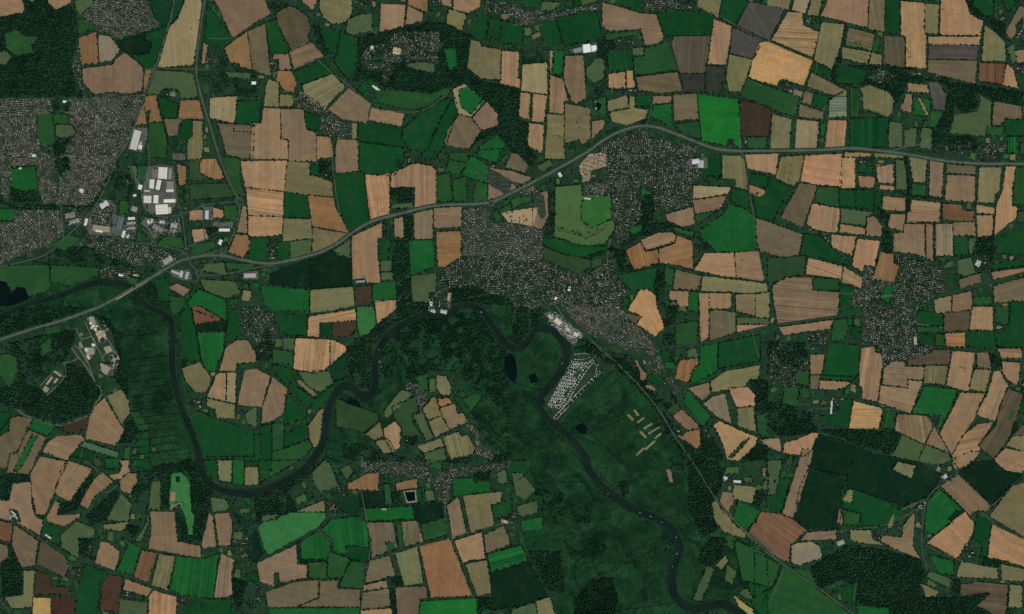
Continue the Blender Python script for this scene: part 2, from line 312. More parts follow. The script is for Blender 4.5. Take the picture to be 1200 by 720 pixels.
FIELD_DATA = """
T 0 0
b/20 0,0 95,0 112,40 106,62 60,68 0,88
b/60 130,0 170,0 150,20
b 228,0 330,0 330,10 280,35 262,45 240,30 228,12
k 350,10 420,0 438,25 400,50 375,65 358,40
l 368,95 400,92 442,120 440,130 378,162 368,160
d/90 372,182 448,152 458,298 382,302
s/80 462,165 512,172 562,238 520,282 468,290
e/90 388,325 528,308 540,285 585,250 640,290 670,325 672,425 610,440 520,430 440,440 390,388
n 685,160 780,128 738,265 722,320 678,322 615,255 650,262 700,252 712,205 678,190
p 550,195 690,150 678,190 712,205 700,252 615,252 570,235
o/70 700,0 820,0 785,118 752,120 720,70
o 830,0 885,0 815,105 790,112
a/85 890,0 948,0 930,150 905,305 740,318 790,135 835,90
n/60 975,30 1085,175 1040,222 960,200
e 955,200 975,215 960,300 945,300
d/90 682,330 712,330 682,432 668,430
k/95 722,332 850,338 905,350 925,458 850,460 845,425 780,412 740,440 688,445
d/80 680,455 728,448 758,570 700,572 705,520 680,520
d/80 678,482 685,580 625,588
n 745,455 835,490 830,555 760,552
d/0 848,475 935,472 952,560 835,556
a/90 985,462 1110,452 1100,580 985,555
n 1115,478 1225,475 1215,575 1185,590 1160,618 1098,615
f/10 770,562 850,560 845,600 835,635 790,640
n 840,590 870,565 900,565 900,650 880,665 840,645
o 780,645 830,640 830,680 800,690
j/90 905,570 948,570 950,700 940,760 880,750 880,665 905,640
f/0 1020,580 1190,590 1185,740 1130,745 1060,720 1045,650
l 700,580 760,575 785,660 780,740 690,740
l 178,540 245,530 255,672 205,690 175,640
l 255,540 315,540 315,580 255,582
k 265,585 340,590 355,620 330,645 262,640
e/40 985,0 1220,0 1268,68 1200,105 1090,178
d/80 1053,227 1158,150 1180,327 1127,313 1120,297 1083,297
f/80 1162,150 1243,113 1270,360 1186,327
n 1247,110 1297,93 1350,250 1269,253
k 1060,340 1180,345 1170,370 1070,360
l 20,160 75,140 110,170 190,175 150,215 160,250 80,265 30,230
k 0,250 30,240 60,270 30,300 0,310
T 1 0
g/80 93,68 150,35 180,37 245,85 255,150 240,180 245,200 170,230 150,200 120,150
e/160*2 158,245 260,200 318,265 178,322
e/90 82,258 148,250 165,322 110,328 108,280 82,275
d/90 105,335 165,335 190,390 178,437 140,425 95,375
n 175,342 318,285 362,345 220,395 180,350
j/150*2 218,402 360,348 412,402 410,415 325,505 270,485 235,450
e/40 340,512 435,415 540,490 520,578 400,560
b/10 540,508 692,535 680,590 530,565
b/150 165,0 305,0 265,52
j/20 300,20 310,0 440,0 450,45 440,85 400,110 355,112 315,80 300,45
k 430,95 480,75 540,65 545,140 450,165 425,150
n 310,130 395,150 375,255 345,240 310,170
n/70 400,155 482,185 460,340 435,375 365,285 385,250 392,200
b/95 588,20 700,25 692,125 580,150
b 712,30 785,65 775,100 700,120
d/60 715,0 815,0 800,55 715,20
e 545,0 705,0 700,14 600,4
b/30 930,0 1068,0 1050,30 990,65 925,45
b 870,0 920,0 915,30 870,20
j/20 905,45 985,65 965,145 895,110
n 1000,165 1050,75 1090,75 1075,180 1040,190
n 1082,190 1100,88 1150,97 1145,192 1120,200
n 1152,98 1250,122 1248,210 1152,200
q/85 1008,190 1050,200 1060,220 1150,235 1145,375 1060,370 990,320
b/90*2 1155,240 1232,245 1225,370 1240,375 1238,412 1145,390
m 880,230 940,230 942,310 910,335
k 700,305 765,290 840,300 835,345 740,325
n 540,250 590,250 585,290 530,285
l/165 555,425 650,425 820,440 905,408 920,415 820,490 760,515 650,500 570,480
n/130 915,462 880,470 740,560 690,610 690,650 720,705 800,700 855,570 910,480
n/130 932,465 945,510 890,680 860,715 808,702 865,575 915,485
a 925,420 975,395 1070,470 1005,548 950,535 935,480
m 950,425 990,410 1062,470 1008,536 960,500
e 1085,480 1130,530 1135,590 1060,612 1015,555
f/60 955,540 1010,555 1055,615 1000,700 885,680 900,610
m 1050,690 1130,635 1170,680 1125,765 1040,735
q 60,375 108,390 105,500 40,495 50,400
q 115,445 170,450 175,500 110,500
b/90 35,508 112,512 118,655 150,660 150,745 -25,745 -20,580 28,580
e/90 118,515 220,515 235,610 282,625 282,755 155,755 155,655 118,650
n 228,530 300,545 300,610 240,605
b/90 288,640 345,645 360,700 358,735 285,745
e/80 385,655 485,660 480,800 375,820 375,690
q 450,580 472,580 470,650 450,650
n/5 480,590 600,580 675,610 690,690 480,660
n/5 480,668 690,697 690,760 650,820 565,822 485,808
n 700,640 690,610 740,545 700,600
T 1 1
c/90 -70,38 145,35 132,178 -50,158
c/8*3 -45,163 130,183 128,295 -35,290
c/175 -35,295 128,300 122,380 0,392 -35,385
j/10 150,35 250,45 252,100 300,115 355,135 360,203 240,193 135,178
d/8 245,198 360,207 385,260 410,320 430,370 265,345
q/60 268,348 425,375 330,450 262,465
n 137,187 238,197 253,303 130,298
q/5 130,307 256,310 263,398 125,412
k/5 162,415 265,402 260,468 162,500
n 105,420 158,418 158,498 105,495
n -30,397 60,395 45,510 -30,505
n 258,50 300,60 290,105 254,100
n/75 365,98 500,88 518,200 528,310 450,365 435,360 370,240
c/80*2 512,100 570,105 625,95 625,288 537,310 522,200
b/90*2 635,95 740,48 820,60 845,80 848,240 744,256 747,155 632,158
k 635,258 735,255 735,232 640,242
e/90 740,283 829,262 827,402 745,400
e/5 836,258 962,250 962,345 836,348
e/90 648,308 690,300 692,398 652,390
p/5 75,560 252,490 255,632 65,610
p/5 258,488 330,465 360,460 445,500 448,622 260,633
k 365,455 440,405 440,490 380,475
b/85 450,390 590,325 592,395 570,400 582,605 520,605 515,580 455,590
n 575,402 630,402 620,498 575,500
k 585,505 640,505 635,550 585,552
k 585,560 640,558 640,590 590,597
m/5 22,620 250,642 248,740 80,735 40,700
q/175 257,642 455,625 460,712 360,735 255,745
h 467,628 543,620 540,700 467,708
m 548,618 600,605 655,600 660,680 548,696
m/90 718,410 830,408 838,530 725,570
k 727,577 845,562 845,650 800,698 735,695
d/0 845,370 960,365 960,490 890,535 855,530
l 912,0 995,0 992,40 905,26
l 905,32 990,48 960,95 895,85
m 960,100 1010,12 1090,60 1085,140
l 848,105 910,92 915,225 850,228
l 925,130 985,110 990,225 928,226
l 1025,165 1040,130 1083,150 1080,220 1020,222
e/70 1095,67 1200,85 1298,115 1200,172 1150,202 1088,215
m 1035,-10 1150,-20 1125,52 1035,10
f/60 1200,0 1230,5 1273,50 1262,88 1170,62 1195,20
l 1140,265 1200,235 1200,275 1145,285
T 2 0
n 60,0 130,0 135,30 60,35
k 140,10 230,15 200,45 140,50
n 135,107 203,92 233,200 190,225 150,200
n/75 212,88 390,48 425,175 250,218 237,180
e/5 425,15 470,25 605,65 675,68 712,180 690,200 627,213 605,135 450,145 425,120
n/0 682,62 780,50 945,65 935,165 717,170
n 500,0 620,0 605,45 560,40 515,25
q/60 880,0 990,0 965,82 870,30
n 995,0 1108,10 1043,120 972,82
i/60 1115,12 1278,44 1205,193 1054,118
b/85 947,92 1033,126 1003,303 920,300
i/20 1035,132 1173,192 1133,273 1022,248
g/95*2 768,172 930,170 905,343 790,345 748,205
t/5 790,350 903,350 905,434 810,433
t/85 908,312 998,317 975,433 908,434
q/70 1020,257 1125,282 1075,430 1020,428 1005,370
C/15 1165,200 1200,197 1410,286 1366,400 1265,368 1240,403 1190,388 1112,363 1130,280
l/20 1105,370 1200,407 1347,457 1325,545 1240,520 1072,448
a/85 50,305 165,295 165,443 80,430 45,425
b 180,240 195,240 190,345 180,345
m/90 197,240 240,240 233,355 187,343
e/95 250,265 335,262 345,460 305,488 280,470 245,380
b/95*2 180,352 238,375 263,470 245,478 243,533 177,528
c/85 455,350 528,340 533,413 455,415
c/85 537,335 565,333 578,412 540,413
b/95 40,435 85,440 80,558 32,550
b/95 100,442 163,450 150,573 95,568
n/80*2 452,242 562,234 567,326 455,338
l/10 570,272 620,267 625,227 680,217 730,192 773,328 577,355
k 565,228 618,225 618,258 570,262
l 438,162 600,147 608,200 580,167 440,190
f/10 582,363 773,340 798,428 700,438 594,423
b/85 80,578 150,590 140,718 72,680
j/3 167,535 243,543 243,680 245,745 155,745
j/3 250,487 366,512 368,650 330,680 315,650 247,676
e/60 375,570 435,564 430,600 375,648
q 450,477 538,449 546,503 480,518 450,518
q/10 460,527 552,512 552,452 573,457 575,507 638,517 620,558 545,588 470,570
n 582,452 653,452 653,498 582,498
e 662,452 720,453 745,454 745,480 662,486
m 665,497 746,489 748,598 655,545
f/5 757,447 866,442 872,558 762,568
M/5 872,444 1058,467 1076,693 990,678 892,663
h 1072,470 1200,502 1218,522 1203,640 1082,638
l 765,585 850,575 880,572 883,650 800,630
l 1105,647 1195,647 1190,695 1105,698
k 350,320 400,275 430,280 430,370 390,390 350,360
l 395,470 440,455 440,550 400,520
T 3 0
q 0,0 118,0 95,43 0,25
a/60 140,0 215,0 173,63 112,45
q/60 217,0 263,0 235,78 187,70
b/95 290,0 473,0 466,128 365,103 247,75 275,25
f/80*2 477,0 550,0 545,148 472,138
n 553,0 620,0 618,163 552,153
c/85 624,7 735,15 732,160 742,170 740,323 647,313 648,172 624,165
q 738,20 800,25 795,158 737,153
c/85 815,0 910,0 950,70 1008,100 995,166 807,163 812,60
b/5 752,174 995,174 990,210 757,208
i/3*2 757,211 985,216 980,280 752,278
f/3 752,283 980,287 970,393 752,340
q/90 1018,122 1060,150 1108,200 1116,288 1002,286
H/90*2 992,297 1115,302 1100,398 988,380
c 1118,302 1150,325 1172,415 1103,398
f 1115,150 1180,30 1205,60 1203,90 1140,185
n 960,0 1060,0 1055,80 1010,75 970,30
b/3*3 95,57 158,62 163,120 238,152 208,268 140,238 17,188
q/100 252,107 358,117 343,215 300,323 217,283
f/15*2 380,132 498,162 483,235 367,193
k 365,198 430,207 430,222 365,212
q/15*2 350,225 480,247 466,300 350,275
l 505,175 525,180 515,245 490,236
j 487,247 533,262 533,305 477,300
g/85*2 547,172 638,177 638,318 542,300
n 215,292 298,340 298,360 202,335
j/30 205,342 363,424 300,448 182,405
n/20 330,302 468,332 448,395 330,398
f 175,430 213,442 198,490 160,478
e 120,420 163,432 155,458 118,448
n 220,440 290,460 268,503 210,493
f/20 150,490 263,527 253,560 147,548
Z/0*5 290,472 368,424 368,545 287,553
l/90*3 385,415 425,415 425,550 390,550
q/95 430,415 480,400 570,435 595,480 570,550 520,530 450,510 445,440
n/90*2 387,560 570,552 548,690 387,690
b/10 657,392 748,402 753,438 657,430
i/80 757,387 800,387 838,450 830,518 780,513
e 650,442 678,447 668,528 622,515
m/50 690,455 765,475 750,550 685,535
b 702,458 715,462 752,540 745,545
l 767,520 825,525 790,600 757,600
k 570,572 630,582 628,690 567,690
k 642,612 700,602 688,690 642,690
k 720,602 765,600 765,700 715,690
k 875,540 985,525 1000,460 970,430 1048,477 1043,588 1020,640 850,625
f/90 1062,477 1190,502 1190,563 1110,553 1090,590 1052,583
n 1110,562 1200,567 1200,640 1115,638
m/90*3 1125,645 1165,645 1165,715 1125,715
q/95 22,537 108,562 98,705 12,700
a/95 137,562 238,572 228,703 127,700
m 250,577 272,582 265,640 248,640
b/97*3 282,567 368,567 356,690 267,697
e 1160,240 1205,230 1205,310 1165,300
k 1120,225 1150,210 1170,300 1150,300
l 1030,595 1105,600 1090,635 1025,635
T 0 1
m 50,75 165,60 175,160 115,180 55,155
m 0,260 65,262 60,315 0,315
l 240,430 320,380 370,400 300,460
l 0,530 228,527 233,640 140,670 110,625 60,640 0,560
l/5 240,527 463,537 455,570 340,618 240,600
d/85 830,52 873,62 870,143 840,148
d/95*2 938,30 1013,27 1053,118 1000,120 940,93
r 887,32 933,30 933,90 983,120 892,128
r/5 890,147 1063,142 1093,203 892,218
l 1038,20 1123,20 1123,118 1148,208 1105,190
c 890,270 950,265 950,310 890,315
c 1000,255 1050,270 1050,305 1000,300
c 900,360 960,355 975,400 910,415
c 1030,325 1085,320 1085,345 1030,340
e/85 1140,247 1153,252 1158,373 1112,368
d/60 1105,380 1168,387 1170,450 1140,488 1072,463
l 1050,250 1110,245 1110,320 1050,300
l 900,430 1000,412 1020,440 900,485
l/20 740,420 790,380 858,400 862,448 750,430
k 960,520 1050,512 1060,568 950,550
k 940,592 1100,602 1128,650 1060,680 960,640
m/20 880,700 932,637 1060,690 1065,785 1000,765 892,728
e/20 792,630 830,612 893,640 860,668
l 790,670 865,680 850,740 810,760
n/20 725,600 785,590 800,700 750,690
l 600,55 640,60 640,130 620,130
l 645,60 690,60 680,125 650,125
l 565,225 600,225 600,280 560,285
l 690,245 730,245 730,285 695,280
l 640,365 665,370 665,415 640,415
l 590,580 650,590 640,615 590,610
l 1060,515 1190,520 1180,545 1070,545
T 0 2
H 900,0 940,0 1045,60 910,82
n/80 850,30 880,0 900,20 940,250 870,250 845,180
m/85*2 925,122 1055,120 1048,190 1005,298 970,298 947,250 937,180
n 1068,12 1110,15 1130,140 1067,143
p 915,85 1065,65 1060,110 920,112
j/60 855,290 935,260 988,330 970,400 920,400 870,340
e/70 1030,298 1060,190 1110,157 1160,157 1200,220 1200,258 1110,265 1106,298
b/90 1020,312 1062,310 1060,440 972,422
a/90 1064,310 1106,308 1103,450 1062,440
q 972,430 1100,460 1100,520 1020,520 1010,480 972,460
e/100 1125,400 1150,300 1200,290 1268,325 1226,468 1115,460
e/70 1278,330 1348,387 1328,498 1270,538 1227,543 1232,470
n/95 885,510 930,490 1010,530 1190,585 1190,700 950,700 920,600
j/60 502,420 570,387 603,440 608,500 570,552
U/40 488,427 568,557 583,580 540,648 402,618 420,520 445,470
h 297,555 420,507 405,568 330,593 300,580
e/20*2 202,678 225,635 265,608 385,600 392,625 315,718
m/15 160,527 263,552 225,603 132,568
f/60 57,520 90,512 153,527 80,678 45,690 30,760 0,740 0,640
n 0,497 50,492 40,580 0,635
f/60 130,575 218,613 163,720 135,785 35,775 50,692 85,682
m 153,602 172,608 117,720 82,772 66,768
S 395,632 558,682 545,705 372,652
o 330,700 370,657 443,682 430,718
n 635,640 680,582 700,592 700,713
l 5,240 40,220 75,240 80,300 45,385 10,330 0,280
l 210,100 270,90 285,120 220,130
l 190,180 240,140 240,200 200,235
i 465,262 540,272 530,330 480,310
k 1150,500 1200,470 1200,560 1160,550
l 610,490 650,495 700,575 650,580
T 1 2
n/10 85,37 240,37 238,133 150,133 92,100
c/168*2 247,47 465,12 468,63 300,75 295,138 242,138
o 302,77 358,74 356,138 300,138
h 360,74 468,67 470,100 440,138 360,138
G 474,0 550,0 560,80 530,128 487,133 477,80
c/100*2 557,-28 660,-30 655,10 570,76
c/98*3 188,147 347,155 343,278 290,313 177,288
c/98*2 351,156 375,160 420,187 423,205 350,272
k 130,147 180,147 176,198 130,195
k 90,150 122,150 122,190 92,190
l 80,202 173,212 168,268 80,255
n 82,272 193,302 150,373 75,290
k 200,307 340,302 363,358 300,398 240,370
q 190,347 208,342 283,410 270,423
n/40 175,367 278,432 240,475 185,410
n/40 285,430 365,365 368,385 330,463 262,475
n 140,412 165,412 238,500 228,520 140,550
o 350,280 420,225 410,340 360,350
q/70 245,560 300,482 318,482 308,640 272,655 252,620
n 132,600 243,552 248,617 132,662
n 27,557 74,554 74,720 27,720
l 78,547 130,547 130,658 78,678
l 80,682 250,624 268,655 200,715 80,720
n -50,600 20,602 20,720 -50,720
q/30 515,595 580,542 598,605 560,625
b/85 600,572 650,537 678,570 673,655 642,678 605,615
q 560,630 620,620 650,670 600,690
r 640,470 745,422 760,475 730,500 740,560 780,605 690,600 680,560 650,520
k 600,490 680,390 740,402 700,440 640,500 610,525
l 750,330 800,317 802,390 780,390
k 812,337 840,337 840,398 815,398
q/90 848,322 890,327 913,370 910,410 870,413 848,380
q/20 782,482 830,422 850,432 868,508 810,528
q/20 812,535 870,514 903,575 840,608
e/60 862,477 930,457 945,500 970,500 988,538 907,570
d/160*3 848,432 900,427 920,450 860,468
k 740,510 780,492 830,610 800,626
n 925,422 945,417 998,490 985,508
l 975,432 1030,407 1060,420 1010,493
q/75*5 875,612 950,587 965,612 990,597 1026,660 1018,690 915,713
q/20 757,655 865,617 878,653 790,683
k 790,690 880,662 890,715 800,740
r 375,430 500,475 560,500 578,520 510,588 440,570 380,560
n 370,352 420,332 440,350 380,385
T 2 1
O 205,158 325,147 330,200 465,192 465,310 490,340 440,420 330,433 200,388
Q 328,226 463,195 463,308 370,350 328,313
k 265,240 275,235 275,305 265,305
k 330,385 440,340 440,350 345,400
k 215,350 320,375 320,382 220,362
n 150,407 200,397 330,437 475,440 310,498 230,468 150,430
r/20 150,442 235,472 368,502 370,530 320,568 200,518 150,500
e/85 98,192 165,177 170,290 140,358 100,340
m 610,152 663,157 660,198 608,198
a/5 850,152 1028,160 1010,188 850,213
e/170 850,222 1000,200 993,235 970,260 862,283
l 862,290 965,267 870,333
e/165 725,287 845,252 855,333 800,343 730,315
q/85 985,10 1070,12 1088,30 1103,168 1047,153 1052,120 985,115
c/85 1094,7 1248,2 1235,98 1107,70
n/20 1202,117 1318,157 1255,235 1225,318 1152,298 1130,200 1190,172
n 1107,95 1170,102 1210,115 1190,165 1115,130
b 1115,147 1183,172 1183,190 1160,203 1115,180
n/70 1032,167 1108,182 1110,253 1027,228
m/85 1015,242 1108,267 1138,310 1148,448 1040,464 960,458 895,390 880,365 990,290
f/15 1147,307 1200,322 1363,382 1343,473 1280,488 1200,468 1162,458 1147,380
b/160*2 607,407 690,372 750,372 768,387 763,413 630,453 612,420
d/165*2 777,387 843,412 848,543 750,518 690,513 690,450 765,425
d/75*2 685,452 690,513 575,543 534,455 603,418 625,463
n 495,570 685,535 665,640 560,640 515,600
f/5 767,547 888,577 868,640 757,633
l 720,532 763,547 750,625 717,600
q/5 895,577 1145,605 1195,615 1195,650 1145,656 888,643
b/90 740,647 830,647 825,715 780,715 775,690 740,680
m 832,652 872,652 870,738 827,738
b/90 878,657 925,657 925,735 920,865 885,885
b/90 927,657 1026,657 1026,722 927,735
b/5 857,545 902,470 1040,466 1050,580 980,573
b/5 1043,466 1153,460 1183,598 1054,582
C/60 552,720 600,642 640,637 673,670 678,720 708,790 713,820 670,856 587,800 612,765 547,735
n 880,20 983,12 983,108 890,105
m 550,347 610,337 610,365 570,380 547,375
r 372,502 430,492 400,540 372,540
l 755,345 850,370 850,395 760,365
n 520,680 550,680 545,715 520,715
g 540,752 603,767 580,800 532,785
l 0,215 90,200 100,225 40,235 0,265
T 3 1
j/100 62,17 168,12 150,128 110,153 37,115
c/10 175,12 345,3 343,153 240,148 152,128
c/85 350,22 408,22 408,163 337,160
b 362,-4 483,0 483,13 362,16
q 500,0 640,5 636,22 500,18
n 420,57 493,62 490,93 420,90
b 425,107 500,112 495,160 430,160
b/85 508,67 585,52 590,138 517,133
k 600,32 640,37 653,173 602,163
b 525,150 590,155 590,172 525,165
q/85 664,17 745,27 738,135 682,133
l 677,145 740,150 738,203 677,193
e/85 762,32 826,42 813,208 757,203
f/5 842,52 970,62 970,96 842,88
e/85 842,102 970,107 968,228 830,218
q/85 992,67 1093,67 1083,173 1065,188 1058,233 982,228
c/85 1115,62 1160,62 1145,160 1143,247 1168,252 1163,300 1110,348 1062,383 1072,240 1100,180
l 1160,72 1205,62 1205,240 1152,240
b/5 540,202 645,212 643,268 540,262
n 502,182 535,187 528,240 502,248
n 337,172 410,177 408,250 337,250
n 415,174 493,174 493,262 415,255
f/70 150,140 233,152 200,240 160,348 62,298
l/85 232,157 330,162 330,248 225,225
b/95*2 210,237 338,262 323,368 235,366 182,328
k 342,260 495,277 460,300 460,338 342,323
b 342,332 455,352 450,383 337,368
e 465,302 500,297 538,345 528,386 462,383
b 577,285 643,287 628,363 562,345
b/5*2 672,220 806,232 803,318 655,323 652,290 667,270
H/5 820,237 905,242 910,270 963,272 963,318 820,308
b 978,242 1063,257 1058,283 980,278
b 980,292 1053,292 1053,383 985,393
e/85 642,332 735,332 735,470 740,490 688,468 632,465 590,458 592,377 636,372
e/85 740,332 773,332 773,503 745,488
s/90*2 787,332 863,332 868,478 787,478
e/5 870,327 968,322 973,383 870,383
n 870,397 935,394 940,478 875,476
k 942,397 980,402 960,468 942,468
n/50 1072,402 1205,320 1205,480 1077,468
n 1045,522 1180,502 1205,520 1052,545
n/40 170,377 255,387 300,450 390,525 350,518 250,488 152,478
b/100*2 300,382 413,392 393,478 300,438
c/95 420,402 523,412 498,528 450,525 440,553 394,525
d/100 530,462 590,477 590,515 618,535 603,603 492,588
b/20*2 190,492 348,530 343,588 250,573 177,563
b/30*2 357,532 443,585 438,633 347,603
r/5 0,492 173,482 168,563 0,608
e/5*2 22,622 80,582 207,584 208,645 333,652 323,763 47,798 27,690
l 211,584 333,592 333,643 211,640
n 340,622 398,632 388,722 340,745
m 520,680 560,617 588,627 570,700
k 892,502 950,487 970,558 895,588
f 897,592 998,562 998,600 902,638
e/160 1050,557 1205,532 1205,563 1057,588
f/165 1057,622 1205,572 1205,688 1062,698
e/85 867,667 953,647 958,732 865,743
e/85 782,687 858,670 858,743 787,748
l 962,677 1048,672 1048,705 965,710
n/150 845,570 915,575 915,585 850,587
T 2 2
l 770,82 868,67 868,173 767,193
m/80 884,187 963,172 963,298 870,353 837,350 852,290 882,270
n/170 970,172 1163,132 1163,253 1050,273 970,288
q/165 932,350 1000,302 1070,292 1163,272 1153,338 1110,338 1098,368 940,398
d/100*2 787,252 870,242 873,270 840,310 830,353 767,335
k 820,207 860,192 873,233 830,235
e/160 827,380 923,357 928,410 890,438
s/80 897,455 940,422 998,407 1028,548 960,513
c/10 1017,382 1105,377 1138,410 1138,463 1055,468
q/80 1057,477 1133,467 1143,588 1062,558
m/45 805,440 825,392 933,515 890,553
c/60 947,555 975,537 1060,577 1148,612 1143,650 1062,718 1012,713 990,640
r 1020,705 1108,612 1115,618 1030,708
b 1165,622 1248,615 1258,632 1258,678 1200,655
l 1147,512 1188,502 1198,608 1157,598
e/40 755,512 795,482 850,532 883,570 825,578
d/40 883,572 883,650 868,666 792,615 823,582
r 720,482 780,452 790,480 755,508
e 575,252 590,252 605,290 638,320 625,348 602,340 600,300
e 625,367 650,368 670,380 668,390 632,385
q 540,507 550,504 572,528 563,532
q 570,484 578,482 596,506 587,510
q 585,540 616,518 620,522 590,544
q 615,568 655,545 658,550 620,574
q 598,585 606,583 632,610 625,614
q 638,590 690,560 694,564 642,596
q 622,665 668,625 672,630 628,670
q 665,615 696,590 700,596 672,618
q 580,692 615,660 620,664 588,696
f/85 928,7 1046,27 1046,118 928,160
e/5 1050,-57 1140,-59 1138,40 1052,20
q/5 1145,-65 1205,-70 1205,50 1145,50
k/5 1055,50 1205,55 1205,82 1057,80
b/5 1057,84 1205,84 1205,90 1057,116
n 630,320 700,310 720,350 690,370 640,345
T 3 2
b 52,97 303,62 290,103 150,118 75,133
n 330,0 443,0 438,28 330,38
l 310,62 368,57 373,90 358,153 297,150
n/90 290,167 433,182 416,326 257,318
n 257,324 414,332 385,348 255,338
e 200,227 266,224 255,300 245,317 200,315
f 200,322 245,320 235,386 200,383
b/10 245,347 380,352 380,365 330,386 242,383
l 120,312 188,297 193,370 132,360
l 77,382 140,372 138,468 67,455
l 152,382 190,382 193,428 152,420
b/100*3 440,192 498,187 500,212 525,217 538,260 512,443 442,428 445,380 430,365 430,270
e/5 580,257 640,257 645,282 733,282 725,343 655,338 653,378 537,363 545,290
b/20 530,370 655,382 659,342 725,350 670,496 520,448
j/95*2 737,277 843,277 830,363 732,358
g/5 655,252 775,202 855,202 848,268 657,273
b/95 867,207 970,217 940,388 920,393 837,368
f 980,217 1033,217 1043,290 985,283
j/100 972,292 1045,297 1020,396 942,383
b/110 1062,302 1090,302 1105,340 1126,365 1100,430 1065,533 977,503 1032,402
b 1100,257 1183,262 1170,368 1125,343 1097,300
b 1195,262 1210,262 1210,380 1190,370
b/5*2 1077,197 1188,197 1188,238 1097,238
n 930,117 1063,117 1068,203 930,183
n/90 1140,-30 1205,0 1205,190 1077,188 1082,110 1132,80
l 1070,0 1128,0 1128,78 1067,68
b/90 957,0 1053,0 1053,108 947,106
d/3*3 832,127 923,122 923,188 837,183
g/5 830,32 943,17 943,105 827,116
n 705,17 818,37 818,88 692,90
l 700,95 818,97 813,118 700,118
n 710,132 773,132 773,178 702,178
l 787,127 825,132 828,183 787,180
m/105 735,372 888,390 870,440 807,572 780,540 760,505 677,498
b/115 902,402 1016,407 985,470 970,520 915,600 862,688 837,650 807,590 872,470
b/170*2 917,602 980,552 1058,540 987,645 998,680 930,765 872,757 864,695
g/120*2 1130,382 1193,412 1178,480 1130,608 1060,713 987,650 1067,560 1092,450
l 1145,485 1160,490 1140,530 1125,525
e/80*2 607,502 743,512 773,555 735,643 597,578
e/80 780,562 848,683 740,640
C/5 402,442 538,477 518,570 382,568
n 360,432 398,437 376,566 252,543 247,520 330,480
l/100*3 547,477 598,492 583,573 532,568
k 632,602 733,652 700,720 582,698
k 740,647 848,692 860,720 800,740 702,722
c/60 80,637 140,622 215,587 238,592 213,660 172,698 72,685
g 1190,560 1205,520 1205,640 1130,620
j/60 1145,610 1205,600 1205,690 1160,665 1120,650
T 3 3
p/100 190,42 368,72 348,200 330,318 180,318 125,270 150,130
p/60 240,-118 350,-88 416,-70 398,0 370,76 200,38 180,10 220,-90
p/150 420,-68 500,-28 640,0 700,10 808,70 790,108 740,172 640,213 540,183 373,123 377,75
q/60 585,40 610,8 690,25 670,80
n/20 345,132 400,137 540,187 628,235 600,288 560,308 442,303 440,250 350,220
q 350,185 380,135 400,140 395,195 360,190
q 560,310 590,250 585,300 570,315
e/105 165,-55 208,-50 198,10 123,268 67,250
D/35*2 -30,242 60,252 118,277 177,325 105,393 98,478 0,426 -100,348 -70,300
n 47,82 103,87 63,238 0,223 -10,170
k/100 0,0 68,0 35,150 0,165
e 187,337 318,327 318,368 155,373
s 145,387 200,382 238,400 252,455 150,488 112,478 112,400
q 387,327 480,327 490,370 568,403 420,383 387,368
e/5 535,352 630,362 637,302 688,242 678,400 712,458 570,403 532,385
e 325,290 335,230 355,228 345,300
k 620,235 650,208 740,178 690,215
e/45 812,117 893,67 1048,215 1020,238 980,233 945,253
p 897,52 960,2 1058,0 1108,50 1186,65 1050,203
b/20 1060,-5 1110,-55 1205,-30 1205,20 1180,60 1110,43
b 872,0 940,-40 1000,-40 960,3 897,43
j/40 1042,260 1110,162 1150,117 1205,92 1205,390
m/50 737,330 747,200 800,132 918,235 860,288 780,348
p 845,270 880,235 915,240 870,290
c/45 747,385 880,272 925,242 963,290 958,340 888,458 850,440
n/95 985,252 1048,282 1028,448 1002,448 1010,390 962,370
c/30 1052,302 1205,392 1205,512 1092,463 1032,453 1037,380
q/5 907,475 1000,492 1073,507 1078,553 882,543
q 1095,487 1205,522 1185,568 1097,558
m/20 757,442 873,477 868,538 800,528
k 760,522 858,557 850,598 742,545
g/5*2 905,580 960,577 962,567 1123,582 1110,720 1010,690 980,680 1050,620 905,635
q 1137,582 1188,587 1188,688 1127,688
j 715,577 740,587 800,615 790,635 740,638 730,600
l/20 85,502 200,517 240,615 330,670 400,740 -60,740 -10,640 30,590 70,505
l/60 -60,430 60,490 20,590 -60,640
m 422,682 570,692 560,720 422,720
n/85 345,592 428,572 410,678 350,660
l 360,300 345,235 430,250 430,305
T 0 3
U/55 292,32 322,2 433,40 330,193 257,153
U/60 190,-18 316,7 258,130 213,253 170,250 152,160 147,90 142,68
e/60 62,107 143,102 148,200 165,257 203,285 188,348 70,288 0,258 0,182 45,190
U/40 440,92 480,57 528,100 500,125 450,160 410,223 372,210 400,155
U/40 560,97 600,60 638,62 643,105 605,153 570,140
b 515,70 560,62 575,22 562,0 602,0 605,50 570,83 530,88
U 222,265 260,192 283,200 265,258 378,252 373,265 300,308 225,285
k/80 540,207 570,157 618,205 600,285 502,278
q 487,302 598,288 580,328 487,320
k 712,102 755,97 750,230 697,228
e/85 707,240 816,242 833,380 938,402 943,453 890,448 697,413 712,330
G 807,62 850,57 888,100 898,230 913,260 903,350 882,350 870,270 845,205 797,233 792,180
p 825,75 842,75 842,100 825,100
b 800,150 820,150 820,185 800,190
q 797,210 845,195 860,205 800,232
e/85 947,385 980,247 998,262 1013,403 947,413
e/85 1007,252 1073,247 1088,290 1083,398 1027,398
k/40 287,350 360,287 443,317 438,358 365,363 373,410 368,458 292,410
n 202,292 283,322 278,398 197,360
H 0,272 58,297 50,383 0,365
f 0,377 38,402 38,460 0,493
f/60 67,302 178,377 163,493 102,498 57,395
g/30 192,382 303,447 323,500 303,548 172,483
h 170,517 233,542 238,587 328,602 323,625 160,628
q 112,517 163,517 150,688 60,693 22,645 112,630
B/90 157,642 238,647 238,730 152,730
